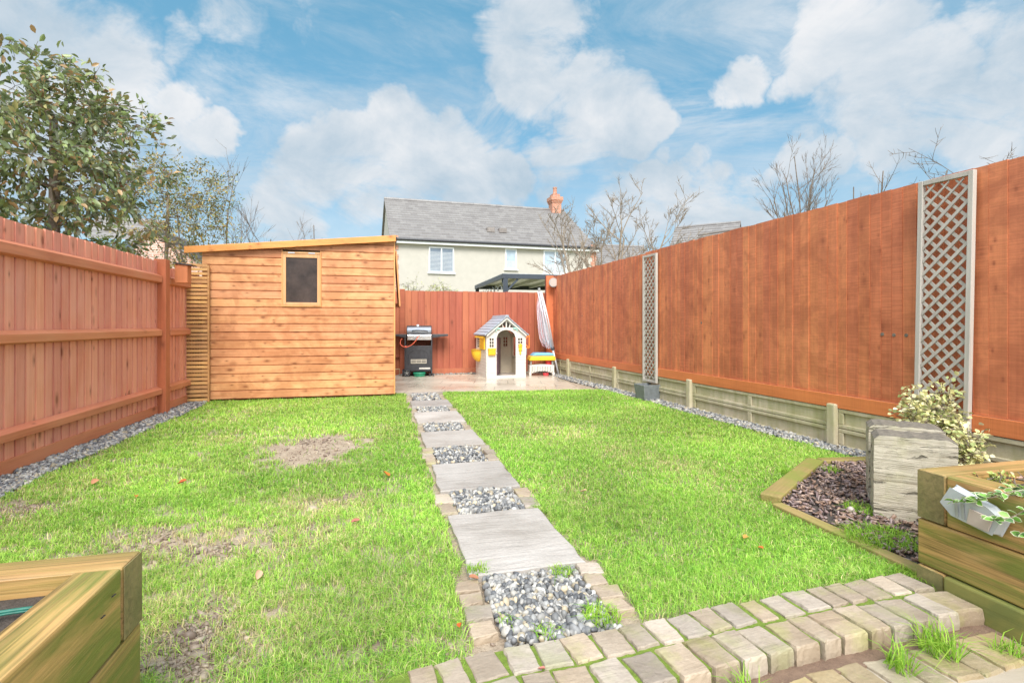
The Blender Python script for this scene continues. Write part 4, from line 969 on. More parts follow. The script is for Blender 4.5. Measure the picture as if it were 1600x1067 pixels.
m = MB(); m.box(-.0115, -.0005, -.30, -.19, .34, .39); m.build('bracket', M['fitting'], lm)

# ------------------------------------------------------------------ bark bed
be = thing('bed_edging', 'mossy low timber edging around the bark bed on the right lawn', 'edging', (1.60, 3.20, 0), 0)
def edge_t(p, q, w_=.12, h=.038):
    p, q = Vector((p[0]-1.60, p[1]-3.20, 0)), Vector((q[0]-1.60, q[1]-3.20, 0)); d = (q-p); L_ = d.length
    m = MB(); m.box(0, L_, -w_/2, w_/2, -.04, h); o = m.build('timber', M['edging'], be, .008); o.location = p; o.rotation_euler = (0, 0, math.atan2(d.y, d.x))
edge_t((1.58, 3.21), (2.36, 4.08)); edge_t((2.41, 4.10), (2.95, 4.16), .09, .03); edge_t((1.585, 3.14), (1.79, 2.27), .075, .016)
bed = [(1.62, 3.18), (2.40, 4.06), (2.95, 4.10), (FRx(3.9)-.03, 3.9), (FRx(2.5)-.03, 2.5), (2.2, 2.38), (1.82, 2.29)]
m = MB(); m.prism(bed, -.1, .004); struct(m.build('bed_soil', M['compost']), 'stuff', 'dark soil in the bark bed', 'soil')
def chips():
    n = 5200; x = rng.uniform(1.6, 3.3, n); y = rng.uniform(2.3, 4.15, n); k = in_poly(x, y, bed); x, y = x[k], y[k]; n = len(x)
    B = np.array([[-1,-1,-1],[1,-1,-1],[1,1,-1],[-1,1,-1],[-.9,-.8,1],[.8,-.9,1],[.9,.8,1],[-.8,.9,1]], float)
    F = np.array([(0,3,2,1),(4,5,6,7),(0,1,5,4),(1,2,6,5),(2,3,7,6),(3,0,4,7)])
    s = np.stack([rng.uniform(.008, .026, n), rng.uniform(.004, .010, n), rng.uniform(.0015, .005, n)], 1); RM = rot_mats(n, True)
    co = np.einsum('nij,nvj->nvi', RM, B[None]*s[:, None, :]); co[:, :, 0] += x[:, None]; co[:, :, 1] += y[:, None]; co[:, :, 2] += rng.uniform(.006, .026, n)[:, None]
    pal = np.array([(.17, .10, .07), (.26, .16, .11), (.10, .07, .06), (.36, .25, .19), (.22, .15, .14), (.30, .22, .2)])
    c = pal[rng.integers(0, 6, n)]*rng.uniform(.8, 1.3, (n, 1)); col = np.ones((n, 8, 4)); col[:, :, :3] = c[:, None]
    f = (F[None] + (np.arange(n)*8)[:, None, None]).reshape(-1, 4)
    struct(np_mesh('bark_chips', co.reshape(-1, 3), [f], col.reshape(-1, 4), M['chips']), 'stuff', 'brown bark chips covering the small bed', 'bark')
chips()
# two chunky weathered timber blocks
def block(loc, rz, W_, D_, H_, label, seed):
    o = thing('timber_block', label, 'timber block', loc, rz, 'weathered sleeper offcuts standing in the bark bed'); random.seed(seed)
    nx = 14; top = []
    for i in range(nx+1):
        u = i/nx; z = H_ - .02*max(0, 1-u*12)**1.4 - .018*max(0, 1-(1-u)*12)**1.4 + random.uniform(-.004, .004); top.append((u*W_, z))
    m = MB(); rows = 10; vs = []; 
    for (y, k) in ((0, -1), (D_, 1)):
        for j in range(rows+1):
            for (x, zt) in top: vs.append((x + random.uniform(-.002, .002), y + random.uniform(-.003, .003), zt*j/rows))
    W1 = nx+1; B = (rows+1)*W1; fs = []
    for j in range(rows):
        for i in range(nx):
            a = j*W1+i; fs.append((a, a+1, a+1+W1, a+W1)); fs.append((B+a+W1, B+a+W1+1, B+a+1, B+a))
        fs.append((j*W1, (j+1)*W1, B+(j+1)*W1, B+j*W1)); fs.append((j*W1+nx, B+j*W1+nx, B+(j+1)*W1+nx, (j+1)*W1+nx))
    m.add(vs, fs); m.build('body', M['weathered'], o)
    m = MB(); a = rows*W1; vs = []; ins = .008
    for i, (x, zt) in enumerate(top): vs.append((x, 0, zt+.001))
    for i, (x, zt) in enumerate(top): vs.append((x, ins, zt+.003))
    for i, (x, zt) in enumerate(top): vs.append((x, D_-ins, zt+.003))
    for i, (x, zt) in enumerate(top): vs.append((x, D_, zt+.001))
    fs = [(r*W1+i, r*W1+i+1, (r+1)*W1+i+1, (r+1)*W1+i) for r in range(3) for i in range(nx)]
    m.add(vs, fs); m.build('end_top', M['endgrain_dark'], o)
block((2.02, 2.93, 0), R(-30), .365, .21, .465, 'front grey weathered sleeper offcut beside the right raised bed', 3)
block((2.165, 3.185, 0), R(-30), .365, .21, .475, 'rear and slightly taller grey weathered sleeper offcut', 5)
random.seed(11)
# ------------------------------------------------------------------ playhouse
ph = thing('playhouse', 'cream plastic childrens playhouse with blue grey roof and yellow trims', 'playhouse', (-.51, 10.48, .004), R(17))
PW, PD, EZ = .83, .92, .87; AX0, AX1, AZ0, AZ1 = .21, .615, .80, .965
def wall_with_holes(m, x0, x1, z0, z1, holes, y0, y1, rows=None):
    """a wall x0..x1, z0..z1 at y0..y1 as boxes round rectangular holes, in siding courses"""
    xs = sorted({x0, x1} | {h[0] for h in holes} | {h[1] for h in holes}); zs = sorted({z0, z1} | {h[2] for h in holes} | {h[3] for h in holes})
    for i in range(len(xs)-1):
        for j in range(len(zs)-1):
            cx, cz = (xs[i]+xs[i+1])/2, (zs[j]+zs[j+1])/2
            if any(h[0] < cx < h[1] and h[2] < cz < h[3] for h in holes): continue
            m.box(xs[i], xs[i+1], y0, y1, zs[j], zs[j+1])
def mullions(x0, x1, z0, z1): 
    out = []; nx, nz = 2, 3; g = .013; w_ = (x1-x0-g*(nx-1))/nx; h_ = (z1-z0-g*(nz-1))/nz
    for i in range(nx):
        for j in range(nz): out.append((x0+i*(w_+g), x0+i*(w_+g)+w_, z0+j*(h_+g), z0+j*(h_+g)+h_))
    return out
m = MB()
wall_with_holes(m, 0, AX0, .05, EZ, mullions(.065, .15, .62, .80), 0, .035)
wall_with_holes(m, AX1, PW, .05, EZ, mullions(.665, .755, .62, .80), 0, .035)
m.box(0, PW, -.005, .035, 0, .0495)
# arch and gable: strips above the door and under the roof
pk = (PW/2, 1.215)
def roof_z(x): return EZ + (pk[1]-EZ)*(1 - abs(x-pk[0])/(PW/2))
def arch_z(x):
    u = (x-(AX0+AX1)/2)/((AX1-AX0)/2); return AZ0 + (AZ1-AZ0)*math.sqrt(max(0, 1-u*u))
N_ = 14
for i in range(N_):
    xa = AX0 + (AX1-AX0)*i/N_; xb = AX0 + (AX1-AX0)*(i+1)/N_
    za, zb = max(arch_z(xa), .7), max(arch_z(xb), .7)
    m.ext([(xa, 0, za), (xb, 0, zb), (xb, 0, 1.015), (xa, 0, 1.015)], (0, .035, 0))
for xa, xb in ((0, AX0), (AX1, PW)):
    m.ext([(xa, 0, EZ+.0005), (xb, 0, EZ+.0005), (xb, 0, min(1.015, roof_z(xb))), (xa, 0, min(1.015, roof_z(xa)))] if xa == 0 else [(xa, 0, EZ+.0005), (xb, 0, EZ+.0005), (xb, 0, EZ+.001), (xa, 0, min(1.015, roof_z(xa)))], (0, .035, 0))
# gable truss with openings
zt = 1.015
def tri(pts): m.ext([(x, .002, z) for x, z in pts], (0, .03, 0))
hw = (PW/2)*(1 - (zt-EZ)/(pk[1]-EZ))
for s in (-1, 1):
    tri([(pk[0]+s*hw, zt), (pk[0]+s*(hw-.07), zt), (pk[0]+s*.0, pk[1]-.055), (pk[0], pk[1])][::s])
    tri([(pk[0]+s*.012, zt), (pk[0], zt), (pk[0], pk[1]-.055), (pk[0]+s*.012, pk[1]-.065)][::s])
    tri([(pk[0]+s*.075, zt), (pk[0]+s*.055, zt), (pk[0]+s*.075, zt+.085), (pk[0]+s*.095, zt+.07)][::s])
# siding ridges on the front
for z in np.arange(.11, .56, .062):
    for xa, xb in ((.004, AX0-.012), (AX1+.012, PW-.004)): m.box(xa, xb, -.006, -.0002, z, z+.05)
m.build('front_wall', M['white_pl'], ph, .004)
m = MB()
wall_with_holes(m, .036, PD, .0, EZ, [(.54, .84, .60+i*.048, .626+i*.048) for i in range(5)], 0, .03)
for z in np.arange(.06, .54, .062): m.box(.01, PD-.01, .0302, .036, z, z+.05)
o = m.build('side_wall', M['white_pl'], ph, .003); o.rotation_euler = (0, 0, R(90)); o.location = (.03, 0, 0)
m = MB()
wall_with_holes(m, .036, PD, .0, EZ, [(.56, .84, .40, .80)], 0, .03)
o = m.build('side_wall', M['in_pl'], ph, .003); o.rotation_euler = (0, 0, R(90)); o.location = (PW, 0, 0)
m = MB(); wall_with_holes(m, .031, PW-.031, 0, EZ, mullions(.61, .70, .60, .80), PD-.03, PD)
for z in np.arange(.08, .54, .062): m.box(.04, PW-.04, PD-.036, PD-.0305, z, z+.05)
m.ext([(.03, PD-.03, EZ+.001), (PW-.03, PD-.03, EZ+.001), (PW/2, PD-.03, 1.20)], (0, .03, 0)); m.build('back_wall', M['in_pl'], ph)
m = MB(); m.box(.03, PW-.03, .037, PD-.031, 0, .02); m.build('floor', M['lamp_brn'], ph)
m = MB(); m.ext([(.225, .06, .06), (.245, .05, .06), (.245, .05, .80), (.225, .06, .80)], (.17, .38, 0)); m.build('door', M['plum_pl'], ph)
m = MB(); m.box(-.004, .010, -.030, -.001, .47, .50); m.build('x', M['white_pl'], None) if 0 else None
m = MB(); m.cyl((AX0-.01, -.03, .50), (AX0-.01, -.001, .50), .014, 10); m.build('door_handle', M['white_pl'], ph)
# roof: two slopes of stepped plastic tiles
m = MB(); ov = .055; ridge = 1.30; slope = (pk[1]-EZ)/(PW/2)
nrow = 7
for s in (-1, 1):
    x_e = pk[0] + s*(PW/2+.045); x_r = pk[0] + s*.0
    for i in range(nrow):
        ta, tb = i/nrow, (i+1)/nrow
        xa, xb = x_e+(x_r-x_e)*ta, x_e+(x_r-x_e)*tb
        za = 1.235 - slope*abs(xa-pk[0]); zb = 1.235 - slope*abs(xb-pk[0]); 
        m.ext([(xa, -ov, za-.004), (xb, -ov, zb-.004), (xb, -ov, zb+.012), (xa, -ov, za+.026)], (0, PD+ov*2-.0, 0))
m.ext([(pk[0]-.045, -ov-.004, 1.222), (pk[0]+.045, -ov-.004, 1.222), (pk[0]+.028, -ov-.004, 1.268), (pk[0]-.028, -ov-.004, 1.268)], (0, PD+ov*2+.008, 0))
rfp = m.build('roof', M['roof_pl'], ph, .003)
for s in (-1, 1):
    m = MB(); xa, xb = pk[0]+s*.415, pk[0]; za = 1.215-slope*.415
    m.ext([(xa, -.05, za-.035), (xb, -.05, 1.215-.035), (xb, -.05, 1.213), (xa, -.05, za-.002)], (0, .012, 0)); m.build('bargeboard', M['white_pl'] , rfp)
for s in (-1, 1):
    m = MB(); cx = pk[0]+s*.22
    m.ext([(cx-.075, -.035, .985), (cx+.075, -.035, .985), (cx+.085, -.035, 1.005), (cx-.085, -.035, 1.012)], (0, .034, 0))
    m.ext([(cx-.012, -.03, .985), (cx+.012, -.03, .985), (cx+.0, -.03, .925)], (0, .029, 0))
    m.ext([(pk[0]+s*.33, -.012, .985), (pk[0]+s*.27, -.012, .985), (pk[0]+s*.11, -.012, 1.09), (pk[0]+s*.14, -.012, 1.10)][::s], (0, .011, 0))
    m.build('aqua_trim', M['aqua_pl'], ph)
m = MB(); m.ext([(.02, -.001, .60), (.185, -.001, .60), (.185, -.075, .60), (.02, -.075, .60)], (0, 0, -.02)); m.ext([(.025, -.001, .58), (.18, -.001, .58), (.17, -.06, .50), (.035, -.06, .50)][:0] or [(.03, -.002, .58), (.03, -.07, .58), (.03, -.055, .47), (.03, -.002, .45)], (.145, 0, 0)); m.build('flower_box', M['yellow_pl'], ph, .006)
m = MB(); m.box(.672, .735, -.04, -.001, .545, .625); m.ext([(.66, -.05, .626), (.747, -.05, .626), (.7035, -.05, .695)], (0, .049, 0)); m.box(.690, .717, -.035, -.001, .47, .544); m.build('letter_box', M['yellow_pl'], ph, .005)
# yellow shutter, scalloped valance and basin on the left side
m = MB()
for i in range(9): m.box(-.035, -.028, .08, .46, .575+i*.028, .598+i*.028)
m.box(-.0278, -.0065, .085, .455, .57, .825); m.build('shutter', M['yellow_pl'], ph, .003)
m = MB()
for i in range(7): m.ext([(-.012, .08+i*.11, .855), (-.012, .09+i*.11+.07, .855), (-.05, .09+i*.11+.06, .80), (-.05, .09+i*.11+.01, .80)], (-.008, 0, 0))
m.build('valance', M['yellow_pl'], ph, .002)
m = MB(); rings = 7; vs = []; fs = []; K = 14
for j in range(rings):
    t_ = j/(rings-1); r = .17*math.cos(t_*1.35); z = .55 - .26*math.sin(t_*1.35)
    for k in range(K): a = math.pi*k/(K-1); vs.append((-.007 - r*math.sin(a), .60 + (r+.01)*math.cos(a), z))
for j in range(rings-1):
    for k in range(K-1): fs.append((j*K+k, j*K+k+1, (j+1)*K+k+1, (j+1)*K+k))
fs.append(tuple(range(K))); m.add(vs, fs); m.build('basin', M['yellow_pl'], ph, smooth=True)
def lattice(m, x0, x1, z0, z1, y, th=.012, bw=.022, n=3):
    for (a, b) in (((x0, z0), (x1, z0)), ((x0, z1), (x1, z1)), ((x0, z0), (x0, z1)), ((x1, z0), (x1, z1))): m.bar((a[0], y, a[1]), (b[0], y, b[1]), bw, th, (0, 1, 0))
    W_ = x1-x0; k = int(round((z1-z0)/W_))
    for i in range(k):
        za = z0+(z1-z0)*i/k; zb = z0+(z1-z0)*(i+1)/k
        m.bar((x0, y+.003, za), (x1, y+.003, zb), bw*.8, th, (0, 1, 0)); m.bar((x0, y-.003, zb), (x1, y-.003, za), bw*.8, th, (0, 1, 0))
m = MB(); lattice(m, .86, 1.16, .56, .84, .76); m.build('lattice_panel', M['orange_pl'], ph, .002)
m = MB(); m.box(.90, 1.10, .74, .79, .40, .555); m.build('side_shelf', M['lamp_pl'], ph, .01)

# ------------------------------------------------------------------ toy table by the playhouse
tb = thing('toy_table', 'low toy table with blue lid, yellow tray and ribbed cream base beside the playhouse', 'toy table', (.36, 11.02, .004), R(8))
m = MB(); m.ext([(.0, -.02, .315), (.57, -.02, .315), (.56, -.02, .41), (.04, -.02, .41)], (0, .38, 0)); m.build('tray', M['yellow_pl'], tb, .015)
m = MB(); m.ext([(.06, .0, .412), (.55, .0, .412), (.52, .0, .47), (.14, .0, .475)], (0, .34, 0)); m.build('lid', M['blue_pl'], tb, .02)
m = MB(); K = 14; 
for i in range(K):
    xa = .01+.53*i/K; xb = .01+.53*(i+1)/K
    def lo(x): return .035 + .055*math.sin(math.pi*(x-.01)/.53)
    def hi(x): return .215 + .02*math.sin(math.pi*(x-.01)/.53)
    m.ext([(xa, .0, lo(xa)), (xb, .0, lo(xb)), (xb, .0, hi(xb)), (xa, .0, hi(xa))], (0, .25, 0))
for i in range(9):
    x = .04+.055*i; m.ext([(x, -.02, .07+.03*math.sin(math.pi*(x)/.53)), (x+.022, -.02, .07+.03*math.sin(math.pi*(x)/.53)), (x+.022, -.02, .20), (x, -.02, .20)], (0, .019, 0))
m.box(.0, .05, -.01, .26, 0, .06); m.box(.50, .55, -.01, .26, 0, .06)
for i in range(K): pass
m.build('ribbed_base', M['white_pl'], tb, .006)
m = MB()
for i in range(8): m.box(.063+.055*i, .072+.055*i, -.0015, -.0003, .085, .195)
m.build('rib_gap_shade', M['black_pl'], tb)  # thin black strips paint the shade in the gaps between the ribs
m = None
for (xa, ya, za) in ((.03, .02, .22), (.49, .02, .22), (.03, .28, 0), (.49, .28, 0)):
    m = MB(); m.box(xa, xa+.03, ya, ya+.03, za, .314); m.build('leg', M['fitting'], tb, .004)
m = MB(); m.cyl((.44, .12, .22), (.44, .12, .313), .07, 16); m.build('red_tub', M['red_pl'], tb, .006)
m = MB(); m.cyl((.36, .02, .005), (.36, .02, .05), .06, 14); m.build('red_tub', M['red_pl'], tb, .006)

# ------------------------------------------------------------------ barbecue
bq = thing('barbecue', 'black gas barbecue on a wheeled cabinet with steel control panel and orange hose', 'barbecue', (-2.22, 10.83, .004), R(9))
BW = .57
m = MB(); m.box(.03, BW-.03, 0, .018, .12, .635)
K = 20
arc = [(BW/2 + .20*math.cos(math.pi*i/K), -.002, .42 + .14*math.sin(math.pi*i/K)) for i in range(K+1)]
m.build('cabinet_door', M['black'], bq, .003)
m = MB(); m.tube([(BW/2+.20, -.002, .24)] + arc + [(BW/2-.20, -.002, .24)], .006, 6); m.build('door_rib', M['black_pl'], bq)
m = MB()
for k, z in enumerate((.27, .305, .34)): m.box(.13, BW-.12, -.010, -.0005, z, z+.014)
for x in (.13, .235, .34, BW-.128): m.box(x, x+.008, -.009, -.0004, .27, .352)
m.build('vent_bars', M['vent'], bq)
m = MB(); m.box(.30, .525, -.003, -.0005, .150, .182); m.build('sticker', M['white_pl'], bq)
m = MB()
for x in (.0, BW-.028): m.box(x, x+.028, .0, .40, .05, .79)
m.build('side_frame', M['black'], bq, .004)
m = MB(); m.box(.03, BW-.03, .02, .40, .10, .118); m.box(.03, BW-.03, .385, .40, .12, .30); m.build('base_shelf', M['black'], bq, .003)
m = MB(); m.ext([(.06, -.03, .755), (.06, .30, .755), (.06, .30, .875), (.06, -.03, .875), (.06, -.05, .85)][::-1], (BW-.08, 0, 0)); m.build('control_panel', M['steel'], bq, .006)
for x in (.21, .40):
    m = MB(); m.cyl((x, -.052, .822), (x, -.085, .822), .026, 16); m.build('knob', M['lamp_pl'], bq, .003)
m = MB(); m.box(.05, BW-.02, -.02, .36, .877, .90); fb = m.build('firebox', M['black'], bq, .004)
m = MB(); prof = [(-.03, .902), (.36, .902), (.36, .98), (.28, 1.03), (.12, 1.045), (.02, 1.01), (-.03, .95)]
m.ext([(.055, y, z) for y, z in prof][::-1], (BW-.08, 0, 0)); m.build('lid', M['lidgrey'], bq, .006)
m = MB()
for x in (.044, BW-.025): m.ext([(x, y, z) for y, z in prof][::-1], (.0105, 0, 0))
m.box(.05, BW-.02, .08, .30, 1.04, 1.05)
m.build('lid_end', M['black'], bq, .003)
m = MB(); m.tube([(.16, -.032, .935), (.17, -.075, .95), (.25, -.085, .955), (.38, -.085, .95), (.46, -.075, .94), (.47, -.032, .93)], .011, 8); m.build('lid_handle', M['black_pl'], bq, smooth=True)
m = MB(); m.cyl((.27, .08, 1.03), (.27, .06, 1.06), .028, 14); m.build('thermometer', M['white_metal'], bq)
for xa, xb in ((-.27, .04), (BW-.01, BW+.33)):
    m = MB(); lo_ = .80 if xa < 0 else .79
    m.ext([(xa, .02, .855 if xa < 0 else .795), (xb, .02, .795 if xa < 0 else .835), (xb, .02, .872), (xa, .02, .872)], (0, .32, 0)); m.build('side_shelf', M['black'], bq, .006)
for yy in (.04, .34):
    m = MB(); c_ = Vector((-.03, yy, .075))
    m.tube([c_ + Vector((0, .062*math.cos(a), .062*math.sin(a))) for a in np.linspace(0, 2*math.pi, 19)], .013, 8, cap=False)
    wh = m.build('wheel', M['black_pl'], bq, smooth=True)
    wh.rotation_euler = (0, 0, 0)
    m = MB(); m.cyl(c_ - Vector((.012, 0, 0)), c_ + Vector((.012, 0, 0)), .018, 10)
    for k in range(5):
        a = k*2*math.pi/5; m.bar(c_, c_ + Vector((0, .06*math.cos(a), .06*math.sin(a))), .014, .012, (1, 0, 0))
    m.build('spoke', M['fitting'], wh)
# the front wheel faces the camera: turn it
m = MB(); c_ = Vector((.05, -.03, .075))
m.tube([c_ + Vector((.060*math.cos(a), 0, .060*math.sin(a))) for a in np.linspace(0, 2*math.pi, 21)], .014, 8, cap=False)
wh = m.build('wheel', M['black_pl'], bq, smooth=True)
m = MB(); m.cyl(c_ + Vector((0, .012, 0)), c_ - Vector((0, .014, 0)), .018, 10)
for k in range(5):
    a = k*2*math.pi/5+.3; m.bar(c_, c_ + Vector((.058*math.cos(a), 0, .058*math.sin(a))), .014, .012, (0, 1, 0))
m.build('spoke', M['fitting'], wh)
m = MB()
for x in (BW-.07, BW-.01): m.ext([(x, .0, .06), (x+.03, 0, .06), (x+.05, 0, 0), (x+.02, 0, 0)], (0, .03, 0))
m.build('foot', M['black_pl'], bq)
m = MB(); pts = [(.31, -.09, .86), (.28, -.11, .83), (.23, -.12, .74), (.15, -.12, .66), (.05, -.11, .615), (-.03, -.10, .63), (-.08, -.06, .68), (-.075, .02, .75), (-.04, .06, .79)]
def spline(p, k=6):
    out_ = []; p = [Vector(q) for q in p]
    for i in range(len(p)-1):
        p0, p1, p2, p3 = p[max(i-1, 0)], p[i], p[i+1], p[min(i+2, len(p)-1)]
        for j in range(k):
            t = j/k; out_.append(.5*((2*p1) + (p2-p0)*t + (2*p0-5*p1+4*p2-p3)*t*t + (3*p1-p0-3*p2+p3)*t**3))
    return out_ + [p[-1]]
m.tube(spline(pts), .008, 8); m.cyl((.03, -.115, .60), (.03, -.115, .64), .016, 8); m.build('gas_hose', M['hose'], bq, smooth=True)
gt = thing('storage_tub', 'shallow green plastic tub on the patio under the barbecue', 'tub', (-1.93, 10.93, .004), R(9))
m = MB(); m.cyl((0, 0, 0), (0, 0, .06), .115, 20, .125); m.cyl((0, 0, .0605), (0, 0, .085), .135, 20, .12); m.build('body', M['green_pl'], gt, .006)

# ------------------------------------------------------------------ folded rotary airer
ra = thing('rotary_airer', 'folded rotary clothes airer with grey lines leaning in the corner by the toy table', 'clothes airer', (0, 0, 0), 0)
b0 = Vector((1.00, 11.28, .0)); t0 = Vector((.60, 11.52, 1.84)); ax = (t0-b0)
m = MB(); m.tube([b0, b0+ax*.33], .022, 10); m.tube([b0+ax*.30, t0], .017, 8); m.build('pole', M['white_metal'], ra, smooth=True)
hub = b0+ax*.30
m = MB(); m.cyl(hub-ax*.012, hub+ax*.02, .045, 12); m.build('hub', M['black_pl'], ra)
sx = Vector((1, 0, 0)); sy = Vector((0, 1, 0))
arms = [(.035, -.03), (.05, .03), (-.05, -.035), (-.035, .04), (.0, -.055)]
for (dx, dy) in arms:
    m = MB(); m.tube([hub + sx*dx*.6 + sy*dy*.6, hub + ax*.35 + sx*dx*1.1 + sy*dy*1.3, t0 - ax*.02 + sx*dx*.9 + sy*dy], .0125, 6); m.build('arm', M['white_metal'], ra, smooth=True)
m = MB(); m.cyl(t0-ax*.01, t0+ax*.02, .028, 10); m.build('top_cap', M['fitting'], ra)
for c_i, mat in ((0, 'cord'), (1, 'cord_pink')):
    m = MB(); random.seed(20+c_i)
    for i in range(46 if c_i == 0 else 9):
        ta = random.uniform(.86, .99); tb_ = random.uniform(.33, .62); bulge = random.uniform(.04, .23)*(1 if i % 4 else .3); low = random.uniform(.35, .55)
        p0_ = b0+ax*ta; p1_ = b0+ax*tb_; q = b0+ax*(low); dy = random.uniform(-.07, .05)
        mid1 = b0+ax*((ta+low)/2+.04) + sx*(-bulge*.75) + sy*dy; lowp = b0 + ax*low + sx*(-bulge) + sy*dy + Vector((0, 0, -.05))
        m.tube(spline([p0_, mid1, lowp, (lowp+p1_)/2 + Vector((0, 0, -.05)), p1_], 4), .0036, 4)
    m.build('line', M[mat], ra)
    if c_i == 0: o = ra
random.seed(31)

# ------------------------------------------------------------------ pergola beyond the back fence
pg = thing('canopy', 'anthracite metal patio canopy with clear roof panels beyond the back fence', 'canopy', (-.17, 13.5, -.12), PA)
CW, CD, CH = 3.0, 4.2, 2.50
for (x, y) in ((0, 0), (CW, 0), (0, CD), (CW, CD)):
    m = MB(); m.box(x-.055, x+.055, y-.055, y+.055, 0, CH-.12+.0*y); m.build('post', M['anth'], pg, .004)
m = MB(); m.box(-.08, CW+.08, -.06, .04, CH-.12, CH); m.box(-.08, CW+.08, CD-.04, CD+.06, CH-.12, CH); m.box(-.08, 0, .041, CD-.041, CH-.12, CH); m.box(CW, CW+.08, .041, CD-.041, CH-.12, CH); m.build('beam', M['anth'], pg, .004)
m = MB()
for i in range(1, 5): m.box(CW*i/5-.02, CW*i/5+.02, .041, CD-.041, CH-.07, CH-.005)
m.build('rafters', M['white_metal'], pg)
m = MB(); m.box(-.07, CW+.07, -.05, CD+.05, CH+.002, CH+.015); m.build('roof_panel', M['canopy'], pg)
m = MB()
for s in (1,): m.bar((.02, 0, CH-.45), (.33, 0, CH-.13), .05, .04, (0, 1, 0)); m.bar((0, .02, CH-.45), (0, .35, CH-.13), .05, .04, (1, 0, 0))
m.build('brace', M['anth'], pg)
m = MB(); pts = [(-.02, .1+i*.12, CH-.22-.10*abs(math.sin(i*.8))) for i in range(30)]; m.tube(pts, .008, 4)
for i in range(2, 30, 4): m.cyl(Vector(pts[i]), Vector(pts[i])-Vector((0, 0, .07)), .025, 8)
m.build('string_lights', M['fitting'], pg)

# ------------------------------------------------------------------ houses
def house(name, label, loc, rz, L_, D_, ez, rz_, wall, tile, windows=(), chim=None, ov=.18, course=.33, soffit=True, quoin=False, vents=()):
    h = thing(name, label, 'house', loc, rz)
    hy = D_/2
    m = MB(); m.prism([(0, 0), (L_, 0), (L_, D_), (0, D_)], 0, ez)
    for x in (0, L_-.25): m.ext([(x, 0, ez+.001), (x, D_, ez+.001), (x, hy, rz_-.08)][::-1], (.25, 0, 0))
    m.build('wall', M[wall], h)
    sl = (rz_-ez)/hy; ct = math.hypot(1, sl); n = int(hy*ct/course)+1
    m = MB()
    for side in (0, 1):
        for i in range(n+1):
            ta, tb_ = -ov + i*(hy+ov)/(n+1), -ov + (i+1)*(hy+ov)/(n+1)
            ya, yb = (ta, tb_) if side == 0 else (D_-ta, D_-tb_); za, zb = ez + sl*ta, ez + sl*tb_
            m.ext([(-.12, ya, za), (-.12, yb, zb), (-.12, yb, zb+.01), (-.12, ya, za+.10)][::(1 if side == 0 else -1)], (L_+.24, 0, 0))
    m.tube([(-.12, hy, rz_+.03), (L_+.12, hy, rz_+.03)], .11, 8)
    roof = m.build('roof', M[tile], h)
    if soffit:
        m = MB(); m.box(-.1, L_+.1, -ov-.02, -.001, ez-.20, ez-.06); m.build('soffit', M['upvc'], h)
        m = MB(); m.tube([(-.12, -ov-.06, ez-.03), (L_+.12, -ov-.06, ez-.03)], .065, 8); m.build('gutter', M['gutter'], h)
    for wi in windows:
        (x0, x1, z0, z1, nl, kind) = wi
        m = MB(); f = .06
        m.box(x0, x0+f, -.03, .02, z0, z1); m.box(x1-f, x1, -.03, .02, z0, z1); m.box(x0+f, x1-f, -.03, .02, z1-f, z1); m.box(x0+f, x1-f, -.03, .02, z0, z0+f)
        wsp = (x1-x0-f)/nl
        for k in range(1, nl): m.box(x0+wsp*k, x0+wsp*k+f, -.03, .02, z0+f, z1-f)
        wn_ = m.build('window', M['upvc'], h)
        m = MB(); m.box(x0+f, x1-f, -.010, -.005, z0+f, z1-f); m.build('pane', M['win' if kind == 'blind' else 'win_pale'], wn_)
        m = MB(); m.box(x0-.06, x1+.06, -.09, .0, z0-.06, z0-.005); m.build('sill', M['upvc'], wn_)
        if kind == 'blind':
            m = MB(); zz = z0+f+.03
            while zz < z1-f-.15: m.box(x0+f+.02, x1-f-.02, -.0135, -.0105, zz, zz+.03); zz += .062
            m.build('blind', M['blind'], wn_)
        elif kind == 'half':
            m = MB(); m.box(x0+f+.01, x1-f-.01, -.0135, -.0105, z0+f+.01, z0+(z1-z0)*.42); m.build('curtain', M['blind'], wn_)
    if chim:
        (cx, cy, cw, cd, cz, pot) = chim
        m = MB(); zb = rz_ - .9
        m.box(cx-cw/2, cx+cw/2, cy-cd/2, cy+cd/2, zb, cz-.55)
        for k, e in enumerate((.03, .06, .09)): m.box(cx-cw/2-e, cx+cw/2+e, cy-cd/2-e, cy+cd/2+e, cz-.55+k*.075, cz-.55+(k+1)*.075-.001)
        m.box(cx-cw/2-.09, cx+cw/2+.09, cy-cd/2-.09, cy+cd/2+.09, cz-.325, cz-.18); m.box(cx-cw/2+.06, cx+cw/2-.06, cy-cd/2+.06, cy+cd/2-.06, cz-.179, cz)
        ch = m.build('chimney', M['brick'], roof)
        m = MB(); m.cyl((cx, cy, cz), (cx, cy, cz+pot), .13, 12, .11); m.cyl((cx, cy, cz+pot), (cx, cy, cz+pot+.06), .135, 12); m.build('chimney_pot', M['brick'], ch)
        m = MB(); m.box(cx-cw/2-.02, cx+cw/2+.02, cy-cd/2-.02, cy+cd/2+.02, zb, rz_-.25); m.build('flashing', M['leadflash'], ch) if 0 else None
    if quoin:
        m = MB()
        for x in (-.04, L_-.28):
            for k in range(24): m.box(x, x + (.32 if k % 2 else .22) if x < 0 else L_+.04, -.03, -.001, .225*k, .225*k+.221) if x < 0 else m.box(L_-(.28 if k % 2 else .18), L_+.04, -.03, -.001, .225*k, .225*k+.221)
        m.build('brick_quoin', M['brick'], h)
    for (vx, vy) in vents:
        z = ez + sl*vy; m = MB(); m.box(vx-.20, vx+.20, vy-.10, vy+.22, z, z+.23); m.build('roof_vent', M['tile_brown'], roof)
    return h
HA = math.atan(.3050)
